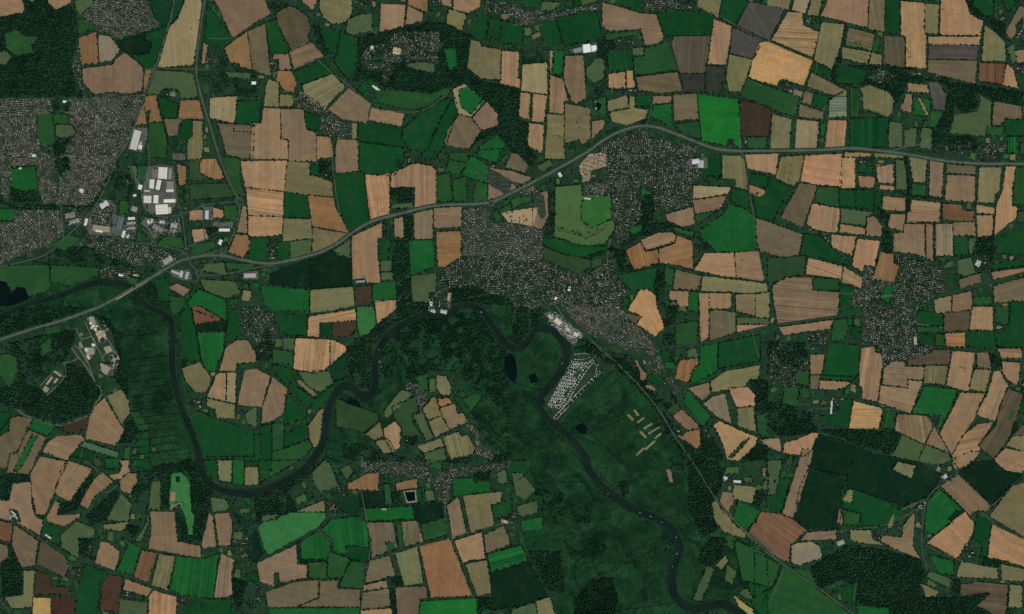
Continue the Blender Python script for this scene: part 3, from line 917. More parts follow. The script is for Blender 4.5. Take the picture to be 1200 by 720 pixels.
N 245,642 348,647 343,730 242,730
n/80 402,490 498,522 465,580 460,680 440,725 347,725 377,560
N/85 482,590 512,537 573,547 553,708 472,703
e/70 447,478 475,380 510,387 563,430 538,513
m/70 572,362 658,412 625,530 547,518 602,400
H/105*2 627,543 667,422 733,437 693,568
q/105*2 712,583 747,437 823,452 783,608
m/98*3 827,452 960,462 1023,437 1000,643 850,628 797,603
e/95*2 1002,638 1037,437 1098,467 1083,520 1088,630 1045,643
b 577,603 592,557 708,602 690,633
k/5 560,652 690,667 690,725 557,725
c/93*2 700,637 722,610 828,642 823,730 697,730
n 950,652 1083,652 1080,735 952,735
n 865,667 943,657 940,720 867,720
n 957,0 1020,0 1023,80 962,68
q/90 1022,0 1088,0 1083,103 1027,90
m/90 1092,0 1146,0 1143,108 1095,108
q/90 1150,32 1210,32 1212,110 1147,118
n 620,0 690,0 718,30 690,50 630,20
p 1162,372 1200,332 1230,440 1200,478 1167,450
k 985,170 1060,185 1075,225 1000,240
k 1095,335 1135,335 1135,370 1095,370
k/60 690,220 700,290 660,380 635,380 690,290
n 1150,540 1200,520 1215,570 1160,560
T 1 3
n 17,0 72,0 70,58 22,108
l/40 78,0 200,0 100,58 62,78
k/70 264,55 320,0 343,10 388,120 300,148 272,100
k 395,42 430,22 458,50 430,93
d/10 432,110 530,57 576,52 573,140 432,133
d 657,107 753,87 760,125 662,140
p 487,150 600,152 600,213 497,216
l 602,112 625,110 638,203 607,208
n 675,147 770,132 783,195 700,205
k 792,142 828,142 838,185 802,186
o 375,187 400,167 483,172 488,248 430,248 372,215
m/5 508,227 733,217 740,273 512,283
p 740,212 868,192 878,263 770,298 745,270
l/165 777,307 883,272 898,348 792,378
G/155 12,312 32,292 230,222 322,187 328,260 293,308 60,443 42,420
q/155 180,242 318,188 326,240 240,240
m/82*3 352,277 480,262 523,300 528,408 430,395 412,438 362,418 367,370 312,325
m/85*3 214,382 285,337 343,377 348,420 330,463 214,463
e/10 7,482 188,397 193,485 238,492 236,548 112,573 110,525 82,530 83,588 22,568
n 427,402 528,412 520,478 432,455
l 392,590 442,470 513,482 500,598
l/60 342,427 448,467 405,548 337,548
l 247,482 328,477 328,553 252,550
f/10 47,617 195,567 290,562 290,640 193,685 57,686
f/10 303,565 383,562 378,602 488,607 486,686 200,684 300,645
m/5 62,695 488,692 483,740 62,740
f/85 517,292 640,290 663,408 542,453 542,370
f/95*3 682,290 753,284 783,378 697,398
l 660,300 680,300 690,395 672,400
l 612,385 645,385 648,420 618,425
q/80 657,437 753,402 783,573 697,583
f/20 512,573 532,472 623,447 653,538
e 507,585 610,562 618,593 507,608
f/5*2 502,620 620,602 633,688 492,700
c 492,702 636,690 640,735 490,735
f/90 657,597 798,592 803,638 765,648 763,730 662,730
d/95 767,402 908,367 1013,633 822,643
M/5 772,662 1033,647 1038,730 762,730
b/20 932,377 1058,337 1073,458 967,476
e/85 897,210 948,172 983,338 922,363
j/85 972,167 1153,147 1148,200 1100,210 1118,298 1007,338
f/20 1072,350 1163,307 1193,393 1082,433
j/80 982,487 1080,467 1103,618 1037,633
m/5 922,87 1010,82 1020,107 1098,97 1098,143 927,163
m/165*3 1087,440 1243,397 1273,463 1180,498 1102,518
p/60 1102,532 1278,473 1363,638 1240,678 1112,700
n 1105,207 1198,187 1198,268 1122,273
k 1130,62 1170,42 1190,100 1140,110
l 800,0 870,0 870,45 820,30
k 30,260 100,250 100,275 30,285
T 2 3
n -30,10 88,0 85,40 20,98 -20,95
k/70 20,217 118,187 120,245 40,263
m/10 42,287 143,267 143,320 52,328
n 62,342 143,332 143,373 72,408
k/70 0,702 110,665 130,730 0,740
q/70 112,663 178,642 218,730 132,730
q/50 937,195 960,192 990,230 1043,300 1098,345 1088,358 1000,340 950,280
e 972,200 990,147 1033,152 1038,200 1000,258
q/10 1042,117 1143,127 1130,198 1037,178
m/25 1062,187 1163,235 1143,288 1120,293 1105,338 1037,280
k 1170,132 1200,62 1200,135
k/65 850,650 918,492 948,510 888,658
q/65 957,490 1000,447 1012,468 980,508
k/65 1010,490 1050,520 1030,583 1000,560
n 1112,572 1198,592 1198,718 1132,688
e 725,42 745,47 755,110 735,95
l 1040,370 1190,440 1200,590 1080,560 1070,510
l 1010,340 1050,365 1040,420 1010,400
n/80 970,0 1000,0 1000,30 980,45
Y 1040,632 1130,700 1130,720 1100,720
k 1060,620 1100,600 1130,640 1110,655
k 0,60 40,60 110,140 60,180 20,160
"""
WOOD_DATA = """
T 0 0
1|wood|dense dark broadleaf wood filling the far north-west corner|0,92 60,72 108,65 118,45 105,0 225,0 225,15 262,50 330,30 355,60 366,165 372,182 360,190 350,240 335,290 345,370 400,460 240,455 0,462
.5|wood|tree-filled park grounds beside the brick hall north of the white sheds|1000,200 1060,230 1120,300 1200,340 1210,470 1110,450 1000,430 985,340
.6|wood|small tree clump round the school field in the western estate|245,460 320,470 320,530 250,530
.6|wood|round dark copse south of the estate cricket ground|250,690 265,655 330,650 300,730 250,750
T 1 0
1|wood|long dark wood ringing the hospital village and running south-east|480,180 590,152 720,125 870,108 960,140 1010,170 990,330 1060,385 1200,410 1240,430 1235,560 1280,590 1275,690 1320,740 1300,790 1230,760 1170,670 1130,640 1060,650 1010,700 1000,720 985,700 1060,610 1140,590 1130,540 1070,470 985,395 930,400 820,440 700,430 600,410 540,375 450,380 470,340 480,260
.7|shelter_belt|short tree belt between two green fields west of the hospital village|265,115 300,110 310,170 345,250 330,270 280,180
.5|copse|tree clump along the lane at the top edge by the oval village|60,0 150,0 160,40 90,60 50,40
T 2 0
.5|wood|tree-dotted park with a pale lawn between brown strip fields|345,270 450,260 440,470 360,460
.9|wood|dark copse just east of the two bright white sheds|400,190 480,195 490,235 450,245 450,330 400,260
.5|wood|loose ring of park trees north of the pale tan field|40,230 175,235 165,295 45,305
.7|copse|trees round a small farmhouse garden south of the beige field|582,452 653,452 653,498 582,498
.5|copse|narrow tree belt on the north side of the main road bend|380,660 450,610 560,570 640,560 640,580 540,610 400,700
T 3 0
.9|shelter_belt|narrow dark tree belt between an olive field and green paddock|310,370 335,240 360,120 375,125 350,230 345,290 330,300 320,400
.9|wood|dark wood wrapped round the north-east hamlet|450,310 650,320 760,360 850,370 845,400 750,385 655,390 640,440 600,490 590,520 575,440 480,400 330,405 300,380 305,310
1|wood|curving dark wood running to the eastern edge north of the road|850,390 970,400 1180,430 1200,440 1200,500 1060,475 975,425 960,480 930,535 890,510 880,470 870,520 860,620 820,680 770,700 775,590 830,525 845,450
1|wood|thin diagonal wood in the top right corner|910,0 955,0 970,30 1060,90 1110,110 1120,190 1015,105 950,70
.7|wood|patchy wood beside the main road near the eastern edge|770,640 960,640 1000,690 960,712 770,702
.8|wood|round dark wood inside the pale green park in the north-east|890,480 960,445 990,465 985,500 930,538 890,510
T 0 1
.9|wood|round dark copse inside the western estate|265,30 320,20 335,80 290,120 265,80
.9|wood|dark copse below the bright playing field in the western estate|50,160 130,190 180,180 200,230 60,230
.8|shelter_belt|dark tree-lined railway cutting through the western estate|0,200 60,240 280,245 430,248 430,270 280,265 60,262 0,235
.6|wood|ragged wood north of the river by the western meadows|235,450 400,440 600,520 630,540 470,520 230,510
.8|shelter_belt|tree belt along the diagonal railway by the white warehouses|540,20 560,20 530,120 440,260 415,250 510,100
.6|wood|scattered trees in the middle of the business park|560,60 590,90 640,150 600,220 540,160
.9|wood|small square copse inside the construction estate by the ring road|975,350 1015,345 1015,395 985,395
.5|wood|scrubby trees on the marsh by the western road bridge|600,680 700,600 780,640 840,720 650,720
T 0 2
.7|wood|dark wet wood above the dual carriageway at the left edge|0,20 200,0 450,0 300,60 100,110 0,160
.7|wood|dark wood between the carriageway and the walled compound|0,185 100,160 250,120 360,110 340,180 300,260 200,260 200,340 80,350 85,240 40,215
.9|wood|large dark plantation south of the walled compound|0,400 80,350 180,380 220,420 250,400 310,330 310,270 400,290 480,400 420,500 290,550 150,515 100,480 0,450
.9|shelter_belt|tree screen on the east side of the round-tank works|430,30 500,50 560,120 600,380 610,480 590,430 570,380 540,340 560,240 520,110 450,50
.9|copse|dark copse between brown fields and the western marsh|590,550 620,530 670,580 620,640 560,640
.8|copse|small copse west of the narrow green fields by the river|850,245 880,250 870,290 845,285
T 1 1
.8|wood|dark riverside wood below the western end of the long village|650,420 715,420 725,600 735,700 800,700 870,650 1000,620 1200,690 1200,720 1000,700 900,730 660,730
.7|copse|thick garden trees round the farm in the tan fields|300,30 355,40 350,125 300,100
.7|copse|rectangular copse north of the main road between tan fields|635,165 740,160 735,230 640,235
.8|shelter_belt|pair of dark tree strips below the main road|596,310 615,310 620,395 598,398
.8|shelter_belt|dark tree strip east of the single brown strip field|697,295 735,290 735,400 700,400
.7|wood|trees between the pale farm field and bright meadow|640,410 718,410 718,560 650,600 640,500
T 1 2
.8|wood|long dark wood along the north bank of the river|660,0 940,0 780,30 680,80 600,140 560,240 550,370 480,380 500,300 430,190 560,90
.6|wood|wooded marsh inside the tight neck of the river|425,190 500,180 520,240 540,330 500,400 430,340 430,230
.58|scrub|scattered dark scrub across the marsh inside the northern river loop|570,150 700,80 960,30 1040,30 1180,210 1190,520 1060,410 960,340 900,300 700,340 600,330 570,260
.6|copse|small wood ringed round the southern tan fields|680,610 780,605 760,640 700,650
.4|wood|loose trees along the ribbon village south of the river|1000,480 1200,520 1200,720 1100,700 1030,560
.5|wood|wood and gardens on the south side of the marsh hamlet|370,640 480,640 700,700 1000,705 1200,700 1200,760 900,730 300,730 330,690
.6|copse|dark trees west of the large striped tan field|0,150 60,100 90,190 60,250 0,250
T 2 1
.9|wood|dark tree belt south of the central village green|590,330 740,330 850,370 860,400 740,360 620,390 560,420 520,440 530,400
.8|wood|wooded strip curving beneath the golf course|150,400 200,395 240,420 330,460 470,440 490,450 430,480 310,500 220,460
.8|shelter_belt|dark trees along the west side of the golf course|170,190 205,170 215,250 195,370 155,400 165,350 175,290
.8|wood|wood in the centre of the central village|600,200 665,200 670,260 660,320 600,330
.7|shelter_belt|dark trees curving along the edge of the fan-shaped field|860,370 890,400 960,462 920,460 870,400
.8|copse|dark copse between the dull green and grey fields|668,520 720,520 715,640 700,720 680,700 665,640
.6|wood|trees and gardens east of the long western village|480,450 535,455 570,545 500,560 480,540
T 2 2
.8|wood|dark alder wood on the marsh north of the river bend|0,0 150,0 150,90 90,110 60,180 0,180
.7|shelter_belt|dark tree line following the railway past the boat basins|310,150 430,200 560,240 620,330 720,500 830,700 800,720 640,440 480,280 380,220 290,200
.9|wood|dark wood beside the two-tone tan field|1110,345 1200,345 1200,500 1150,500 1140,410
.8|wood|dark wood around the diagonal railway south of the pink field|820,560 900,560 1000,700 980,720 800,720
.9|wood|small dark wood below the tan wedge-shaped field|1150,640 1200,650 1200,720 1080,720
.6|copse|garden trees beside the narrow green field on the railway|680,440 760,420 800,450 720,480
.6|wood|loose trees east of the heart-shaped field|690,0 770,0 765,195 690,190 715,100
T 3 2
.6|wood|village trees round the scattered houses east of the railway|30,160 180,170 190,240 110,330 0,320 0,130
.8|wood|dark wood west of the scattered eastern village|0,450 60,450 200,500 240,590 60,610 0,560
1|wood|elongated dark wood on the north side of the darkest fields|240,575 380,575 630,590 570,690 430,650 300,600
.8|copse|dark square copse with a pale house in the eastern fields|1035,215 1070,215 1110,290 1045,290
.6|copse|farm trees in the bright green eastern field|800,420 840,420 830,470 790,550 755,520 760,490
.9|copse|oval tree clump beside the long striped brown field|1150,540 1175,540 1165,590 1140,600
T 3 1
.8|wood|dark wood beside the right-hand edge of the eastern village|975,400 1060,395 1070,470 1050,520 990,490 955,480
.9|shelter_belt|straight dark tree line along the main lane in the east|600,175 660,195 820,210 820,218 660,205 600,188
.9|shelter_belt|narrow curving dark tree strip between olive fields|645,10 658,10 672,130 670,270 650,280 655,170
.8|copse|dark farm copse in the middle of the eastern fields|500,240 540,270 570,290 560,340 510,300
.9|copse|dark copse between the two tan fields above the eastern village|535,355 580,370 585,470 530,460
.5|copse|garden trees on the northern fringe of the eastern village|590,480 660,490 730,500 740,540 650,530 590,520
T 3 3
1|wood|very large dark wood along the southern edge|300,440 370,395 560,420 720,470 740,550 710,580 730,640 920,640 1030,610 1040,630 980,680 1060,730 560,730 420,660 415,590 340,560 240,600 195,580 200,500
.8|copse|dark L-shaped trees round a farmhouse in the dark fields|395,240 435,250 430,310 400,300
.8|copse|dark wooded corner beside the southern pinkish field|865,555 900,560 905,630 860,610
.9|copse|dark copse between the grey-green field and tan field|1010,455 1090,468 1088,500 1005,488
T 2 3
1|wood|broad dark wood either side of the railway south of the village|830,0 980,0 990,110 960,160 940,190 960,330 890,365 830,210
1|wood|block of dark wood beside the southern meadow strips|930,355 1000,370 1000,440 940,495 870,480
.9|copse|narrow dark copse along the railway by the striped meadows|1060,370 1150,430 1180,440 1140,450 1060,400
.9|wood|dark wood at the edge of the big southern marsh|75,425 230,430 250,620 180,620 120,500
1|swamp_wood|nearly black swamp wood touching the bottom edge|370,560 470,550 500,660 480,730 290,730 300,640
.6|wood|thin wood on the marsh below the ribbon village|100,130 250,150 240,190 140,240
.5|scrub|scrubby trees in the middle of the big southern marsh|190,240 380,200 370,290 200,300
.45|scrub|loose scrub patch west of the long marsh ditch|250,400 400,350 470,430 450,500 270,480
.9|copse|dark rectangular copse between olive strip fields in the south|1140,140 1190,150 1165,225 1130,210
.8|copse|dark copse by the marsh pool near the railway|740,10 810,20 800,50 745,45
.8|copse|small copse on the inner side of the southern river bend|485,100 545,100 550,150 520,170
.4|scrub|strip of scrub beside the straight marsh ditch|430,520 620,450 630,490 470,545
.6|copse|dark bushes on the west bank at the southern bend|700,350 740,340 750,430 710,430
T 0 3
.9|wood|dark wood between brown fields at the far left|10,65 140,70 140,100 60,105 45,185 0,190
.9|wood|angular dark wood in the south-western brown fields|330,195 370,130 440,60 450,130 375,210 340,245 270,255 275,200
.9|shelter_belt|dark tree strip hooking round a brown field in the south-west|140,170 160,180 170,255 210,260 205,280 140,275
.9|wood|pear-shaped dark wood in the bottom left|45,395 100,500 110,590 100,635 15,635 0,510
.9|shelter_belt|straight dark wooded strip west of the olive wedge field|540,140 560,150 490,280 440,310 400,260
.9|shelter_belt|dark tree belt west of the winding pale green valley|755,30 800,20 860,50 800,60 790,230 755,230
.9|wood|dark wood enclosing the tail of the winding pale green valley|900,60 980,100 1000,150 980,240 945,380 850,380 830,240 870,280
.5|wood|trees and gardens on the river bank by the southern fields|1090,240 1200,280 1150,380
.7|wood|dark trees at the eastern side of the striped green field|1090,550 1160,570 1180,700 1100,720
.6|copse|farm trees beside the grey-green field in the south-west|360,360 450,370 440,470 375,450
.9|copse|dark grove north of the small green fields in the south-west|590,300 660,310 620,370
.6|wood|loose wood north of the winding valley along the marsh|620,60 760,20 900,0 940,80 860,40 720,90 640,200 620,140
T 1 3
.8|wood|wooded marsh on the south bank of the river curve|0,160 100,120 250,30 320,0 260,60 150,150 200,240 100,260 0,290
.9|shelter_belt|dark L-shaped tree belt round the striped dark green field|190,380 210,380 212,465 330,465 325,485 200,480
.9|copse|dark block of trees below the big brown-orange field|1035,645 1100,640 1110,700 1040,700
.9|copse|dark narrow copse north of the reservoir field|640,150 680,150 670,215 640,215
.9|copse|dark copse at the crossing of four southern fields|620,545 680,545 690,585 640,590
.9|shelter_belt|dark tree strip running to the bottom edge between brown fields|625,595 650,600 665,720 640,720
.8|copse|dark tree clump north of the bright green L-shaped field|1020,60 1100,45 1100,90 1030,95
"""
VILLAGE_DATA = """
T 0 0
30|1|tightly packed grey and brown houses north of the two small square fields|380,70 440,0 690,0 745,115 640,160 560,190 510,160 460,150 440,110
95|.6|thin strip of houses along the lane beside the big north-west wood|350,250 365,190 385,300 390,430 375,425 345,370
3|1.1|pale terraced streets at the far left below the big wood|0,460 240,458 245,520 240,535 0,550
88|1.1|pale terraced houses west of the school field|0,550 175,545 175,640 200,735 0,735
60|1.15|very large dense estate of winding grey streets|330,465 500,440 600,448 680,440 650,520 620,600 575,700 560,735 300,735 350,640 360,610 320,570
0|.5|cottages of the park farm beside the ring road|975,240 1010,260 1020,300 975,290
10|.5|farm buildings in the olive field west of the ring road|780,420 840,420 840,455 790,450
T 0 1
88|1|pale estate streets round the bright playing field|0,0 560,0 520,90 430,240 340,245 285,240 285,100 335,70 320,15 265,20 262,100 280,240 200,230 180,180 180,60 50,60 50,160 30,220 0,190
88|1|southern part of the western estate near the river|70,265 240,265 280,290 300,360 230,430 120,470 0,510 0,320 60,320
25|.8|brown and grey offices west of the railway diagonal|300,255 430,270 370,340 305,330
20|.7|houses between the railway and the business park junction|390,380 520,395 650,420 720,430 660,520 470,470 400,440
30|.9|houses beside the junction west of the dual carriageway|670,450 720,440 830,480 830,500 750,530 670,490
0|.7|riverside sheds and cottages on the north bank|465,540 600,545 680,575 590,580 470,590
15|.95|small workshops and offices scattered through the business park|430,280 530,275 525,345 430,345
10|.95|stacked small units in the middle of the business park|590,295 645,300 645,400 575,400
-20|.95|retail units and offices below the white warehouse loop|690,298 835,298 840,380 760,398 700,360
40|.7|scattered buildings in trees north of the business park|560,60 600,75 610,140 545,130
60|.8|small works between the diagonal railway and the office blocks|440,225 470,215 545,255 545,285 450,275
T 1 0
100|.9|grey houses in the eastern half of the oval village|640,150 860,150 860,180 880,210 855,240 850,290 690,285 690,250 620,230
45|.7|brick hospital-like blocks in the western half of the oval village|520,215 690,200 690,290 600,310 590,340 500,330 490,270
100|.6|southern arm of the oval village among woods|580,310 660,310 640,350 610,400 590,400 590,340
0|.8|white-roofed buildings at the top edge near the oval village|460,0 540,0 545,30 480,35
30|.7|straggling hamlet in the northern fields|180,440 230,440 330,500 400,560 455,580 455,650 370,655 300,620 300,540 200,500
0|.8|barns at the top edge by the brown strip field|835,5 875,5 870,40 835,40
0|.7|houses of the northern edge village in its western end|1070,0 1200,20 1200,60 1100,60 1070,40
0|.8|farm by the tan and green fields in the north|75,285 105,280 105,330 80,330
0|.6|row of houses north of the dark tree belt|1085,175 1145,180 1145,200 1085,195
T 2 0
168|.8|long straggling village along the top edge|0,40 100,60 200,60 390,20 420,20 390,45 210,85 100,120 0,115
0|.7|houses of the top-edge village in its eastern part|625,0 820,0 850,40 700,55 620,50
60|.6|small cluster of cottages in the northern fields|480,175 580,170 580,210 500,225
50|.6|farmyard by the round green garden|380,480 420,490 410,520 380,510
25|.9|north end of the central village below the main road|420,690 480,650 620,600 650,640 780,680 860,695 870,725 400,725
0|.6|line of houses by the pink field|480,420 620,425 620,445 480,440
0|.5|farm buildings at the south-east corner of the brightest field|1010,655 1040,655 1045,690 1010,690
0|.5|farm beside the dark brown field|1080,645 1100,645 1100,695 1080,690
T 2 1
20|1|houses on the new pale building estate north of the golf course|320,60 360,10 440,0 445,55 370,80 365,130 330,130
88|.9|grey houses of the central village|440,0 600,0 860,20 860,60 890,95 850,130 848,235 730,265 670,260 660,195 600,150 600,330 480,330 480,200 330,190 340,140 440,120
60|.6|southern gardens of the central village|480,330 560,335 550,400 500,420 470,430
35|1|dense northern part of the long western village|-235,75 -100,70 0,130 100,155 150,200 160,290 140,310 40,170 0,140 -20,200
110|.7|cottages by the lane junction west of the tan field|860,430 890,435 890,470 865,470
T 2 1
35|1.1|tight pale streets on the northern edge of the long village|0,330 100,345 145,370 145,500 0,520
50|.9|houses and gardens along the centre of the long village|0,520 150,500 200,530 330,575 470,490 490,560 540,640 520,720 0,720
T 1 1
30|1|oval close of houses at the west end of the long village|968,258 1085,258 1100,330 1200,320 1200,480 968,480
15|.9|southern streets of the long village above the riverside wood|900,520 970,480 1200,480 1200,680 1000,620 870,640 860,570
0|.8|farm in the middle of the tan and green northern fields|300,70 345,80 345,125 300,115
0|.7|farmhouse cluster in the orange striped fields|55,400 105,400 100,490 60,490
0|.6|riverside buildings beside the top of the marsh loop|810,650 920,650 920,735 810,735
60|.6|farm beside the curved green field by the main road|650,30 720,20 710,65 660,70
T 2 2
45|1|southern housing of the long village above the boatyard|240,0 500,0 600,100 680,180 670,230 610,210 520,190 400,140 330,110
60|.7|loose houses south of the railway junction|630,240 700,240 720,320 820,400 760,400 700,340 650,280
30|.5|houses by the southern railway crossing|760,560 800,570 800,610 760,600
60|.5|farmsteads below the pink field|890,570 930,570 930,620 890,620
T 3 1
5|.95|north half of the large eastern village|590,480 740,520 830,545 830,660 700,700 580,720 590,610 615,530
60|.9|west part of the large eastern village|395,640 440,640 450,540 490,530 490,590 600,610 560,620 520,690 520,725 385,725
0|.7|hamlet beside the main road in the far east|985,10 1100,0 1090,45 990,45
30|.7|farm and houses north of the green field by the dark lane|970,480 1040,480 1040,560 980,550
0|.6|farm by the tree-lined lane in the eastern fields|425,20 500,30 500,55 420,50
45|.5|cottages on the diagonal lane of the eastern fields|170,340 290,375 290,430 230,380
T 3 0
0|.7|houses hidden among trees in the north-east hamlet|480,330 560,330 600,360 560,390 480,380
0|.6|houses along the lane east of the hamlet wood|640,330 750,340 830,380 760,375 650,350
45|.7|farm north of the round wood in the north-east|1160,120 1195,80 1200,190 1165,190
0|.7|houses in the wood at the right-hand end of the main road|820,680 960,670 1110,680 1110,710 820,710
50|.7|pale farm and houses on the right edge|1150,300 1200,290 1200,370 1165,350
20|.6|nursery buildings near the diagonal green field|60,390 120,400 120,440 60,420
20|.6|small white farm under the patterned orange field|165,90 215,70 215,115 190,125
T 3 2
90|.95|south half of the large eastern village|450,0 700,0 690,180 780,190 770,215 660,250 550,260 530,190 440,165
30|.7|scattered village among trees east of the railway|180,120 285,120 280,190 200,190
70|.7|scattered old village round the wooded lane|0,190 60,180 130,250 190,260 190,290 130,310 130,370 70,370 0,330
50|.6|farm by the pale road in the eastern bright field|290,420 345,430 340,500 290,490
60|.6|farm buildings at the foot of the bright green field|770,500 810,510 800,560 770,550
10|.7|farm on the west of the green rectangles by the village|690,135 715,135 715,180 690,175
0|.5|houses at the crossroads near the right edge|1070,75 1110,75 1110,110 1070,110
T 1 2
60|.65|dense village at the western side of the striped field|0,0 70,20 120,110 80,150 70,230 30,240 0,180
50|.7|marsh hamlet south of the river|700,360 760,350 800,430 770,470 750,420 700,385
65|.9|brown-roofed ribbon village south of the river|975,530 1040,560 1050,630 1110,690 1090,715 1030,680 1020,600
0|.6|riverside cottages with a white jetty on the east bank|570,255 590,255 595,290 575,290
30|.6|orchard farm between the southern tan fields|685,615 725,615 725,640 690,640
T 1 3
20|.5|north part of the southern ribbon village|480,0 620,0 800,20 830,80 900,40 1000,30 1200,0 1200,30 1020,60 920,80 900,200 860,190 840,100 760,80 620,60 500,60
30|.7|terracotta-roofed barns by the southern crossroads|1130,270 1200,250 1200,300 1140,300
40|.5|farm beside the curved lane in the southern green fields|340,190 390,200 390,260 340,240
50|.5|cottages beside the river at the bottom of the great loop|370,130 430,120 430,170 370,160
90|.6|hamlet on the left by the pale farm field|0,580 40,590 40,660 0,660
T 0 3
30|.9|pale-roofed farmyard in the south-west brown fields|40,225 85,235 100,290 60,290
30|.7|farmyard at the south-west crossroads|190,340 260,350 240,385 195,370
40|.7|south-west hamlet among hedges|380,390 440,400 430,470 380,450
60|.7|second south-west hamlet by the brown field|320,500 390,500 390,560 330,560
20|.7|white and brown farm in the bottom left|570,610 640,620 640,660 570,650
10|.6|houses at the southern lane between green fields|835,650 900,650 900,670 835,690
10|.6|riverside houses by the straight river bank|1080,370 1180,370 1180,420 1080,410
60|.5|house group north of the olive wedge|620,130 660,140 660,180 620,180
T 0 2
80|.7|houses east of the dark strip field by the lane|1130,0 1200,0 1200,150 1130,100
30|.6|farm beside the straight river reach|890,430 950,430 950,480 890,470
T 2 3
0|.8|white barns beside the southern railway|980,70 1080,80 1080,110 985,105
60|.6|terracotta farm at the edge of the marsh|-20,240 15,250 15,300 -20,300
T 3 3
20|.6|farmstead between the two darkest fields|800,60 860,60 860,95 810,95
20|.6|barns on the lane south of the dark field|320,310 350,330 360,390 325,400
10|.6|farm east of the olive-tan field|485,330 530,330 530,370 490,370
80|.6|farm by the square wood in the south-east|920,390 965,390 960,440 920,445
30|.6|house cluster in the south-east by the stream|700,200 740,190 740,220 700,220
"""

# ---------------------------------------------------------------- ground sheets
def sheet(name, P, z, mat, label, par=None):
    mb = MB(); mb.poly(P, z, (0.05, 0.05, 0.05)); o = mb.build(name, mat); tag(o, label, None, None, 'structure'); return o
S2 = 9000
sheet('countryside', [(-S2, -S2), (S2 + 600, -S2), (S2 + 600, S2), (-S2, S2)], -2.0, M['beyond'], 'patchy farmland stretching away on every side beyond the fields')
sheet('ground', [(-30, -30), (1230, -30), (1230, 750), (-30, 750)], 0.0, M['ground'], 'dark green verge and rough grass showing between all the fields')
MARSH = [
 ([(0, 312), (60, 305), (115, 310), (190, 325), (200, 350), (222, 362), (210, 390), (214, 470), (232, 510), (236, 565), (200, 560), (175, 500), (150, 480), (140, 400), (110, 360), (60, 385), (0, 395)],
  'dark ribbed marsh beside the straight western reach of the river'),
 ([(445, 390), (470, 380), (530, 370), (560, 366), (600, 408), (640, 388), (662, 405), (655, 435), (630, 470), (645, 495), (700, 560), (760, 605), (790, 640), (785, 700), (820, 720), (600, 725), (620, 640), (600, 560), (560, 500), (540, 440), (500, 440), (460, 500), (420, 530), (380, 545), (380, 500), (400, 460), (430, 470), (444, 450)],
  'dark green marsh filling the river loops and the south centre'),
 ([(655, 500), (700, 440), (735, 430), (760, 465), (800, 530), (830, 580), (845, 630), (862, 640), (905, 655), (900, 740), (870, 720), (850, 705), (800, 710), (790, 640), (740, 592), (690, 540)],
  'flat green marsh east of the river crossed by straight ditches'),
 ([(590, 345), (640, 352), (690, 375), (700, 395), (690, 430), (650, 470), (655, 430), (665, 405), (640, 384), (600, 405), (565, 362)],
  'dark marsh strip between the boatyard village and the river'),
 ([(130, 318), (215, 335), (230, 362), (215, 400), (208, 385), (190, 345), (150, 328)], 'narrow green marsh outside the first river bend')]
for i, (P, lb) in enumerate(MARSH): sheet('marsh', organic(P, 9, 1.2), 0.06 + .02 * i, M['marsh'], lb)

# ---------------------------------------------------------------- fields
FIELDS = []
for ln in FIELD_DATA.strip().split('\n'):
    if ln.startswith('T '): _, tx, ty = ln.split(); tx = int(tx); ty = int(ty); continue
    code, rest = ln.split(' ', 1); amp = 1.0; ang = None
    if '*' in code: code, am = code.split('*'); amp = 1.0 + float(am) * .55
    if '/' in code: code, ang = code.split('/'); ang = float(ang)
    P = parse(rest, tx, ty)
    P = [(min(max(x, -14), 1214), min(max(y, -14), 734)) for x, y in P]
    # stretch fields cut by the photograph's edge beyond it
    def push(v, lo, hi): return v - 12 if v <= lo + 1.3 and v >= lo - 3 else (v + 12 if v >= hi - 1.3 and v <= hi + 3 else v)
    P = [(push(x, 0, 1200), push(y, 0, 720)) for x, y in P]
    if abs(area(P)) < 3: continue
    g_ = [tuple(q) for q in inset(P, -.42)]
    if simple(g_): P = g_
    if ang is None:
        L = [(math.hypot(P[i][0] - P[i - 1][0], P[i][1] - P[i - 1][1]), i) for i in range(len(P))]
        _, i = max(L); ang = math.degrees(math.atan2(P[i][1] - P[i - 1][1], P[i][0] - P[i - 1][0])); amp *= .45
    FIELDS.append(dict(code=code, ang=ang, amp=amp, P=P, A=abs(area(P))))
def bb(P): P = np.asarray(P); return P[:, 0].min(), P[:, 1].min(), P[:, 0].max(), P[:, 1].max()
def crosses(P, Q):
    Pa = np.asarray(P); Qa = np.asarray(Q)
    if inside(P, Qa[:, 0], Qa[:, 1]).any() or inside(Q, Pa[:, 0], Pa[:, 1]).any(): return True
    a, b = Pa, np.roll(Pa, -1, 0); c, d = Qa, np.roll(Qa, -1, 0)
    def side(o, p, q): return (p[..., 0] - o[..., 0]) * (q[..., 1] - o[..., 1]) - (p[..., 1] - o[..., 1]) * (q[..., 0] - o[..., 0])
    A, B = a[:, None], b[:, None]; Cc, D = c[None], d[None]
    return bool(((side(A, B, Cc) * side(A, B, D) < 0) & (side(Cc, D, A) * side(Cc, D, B) < 0)).any())
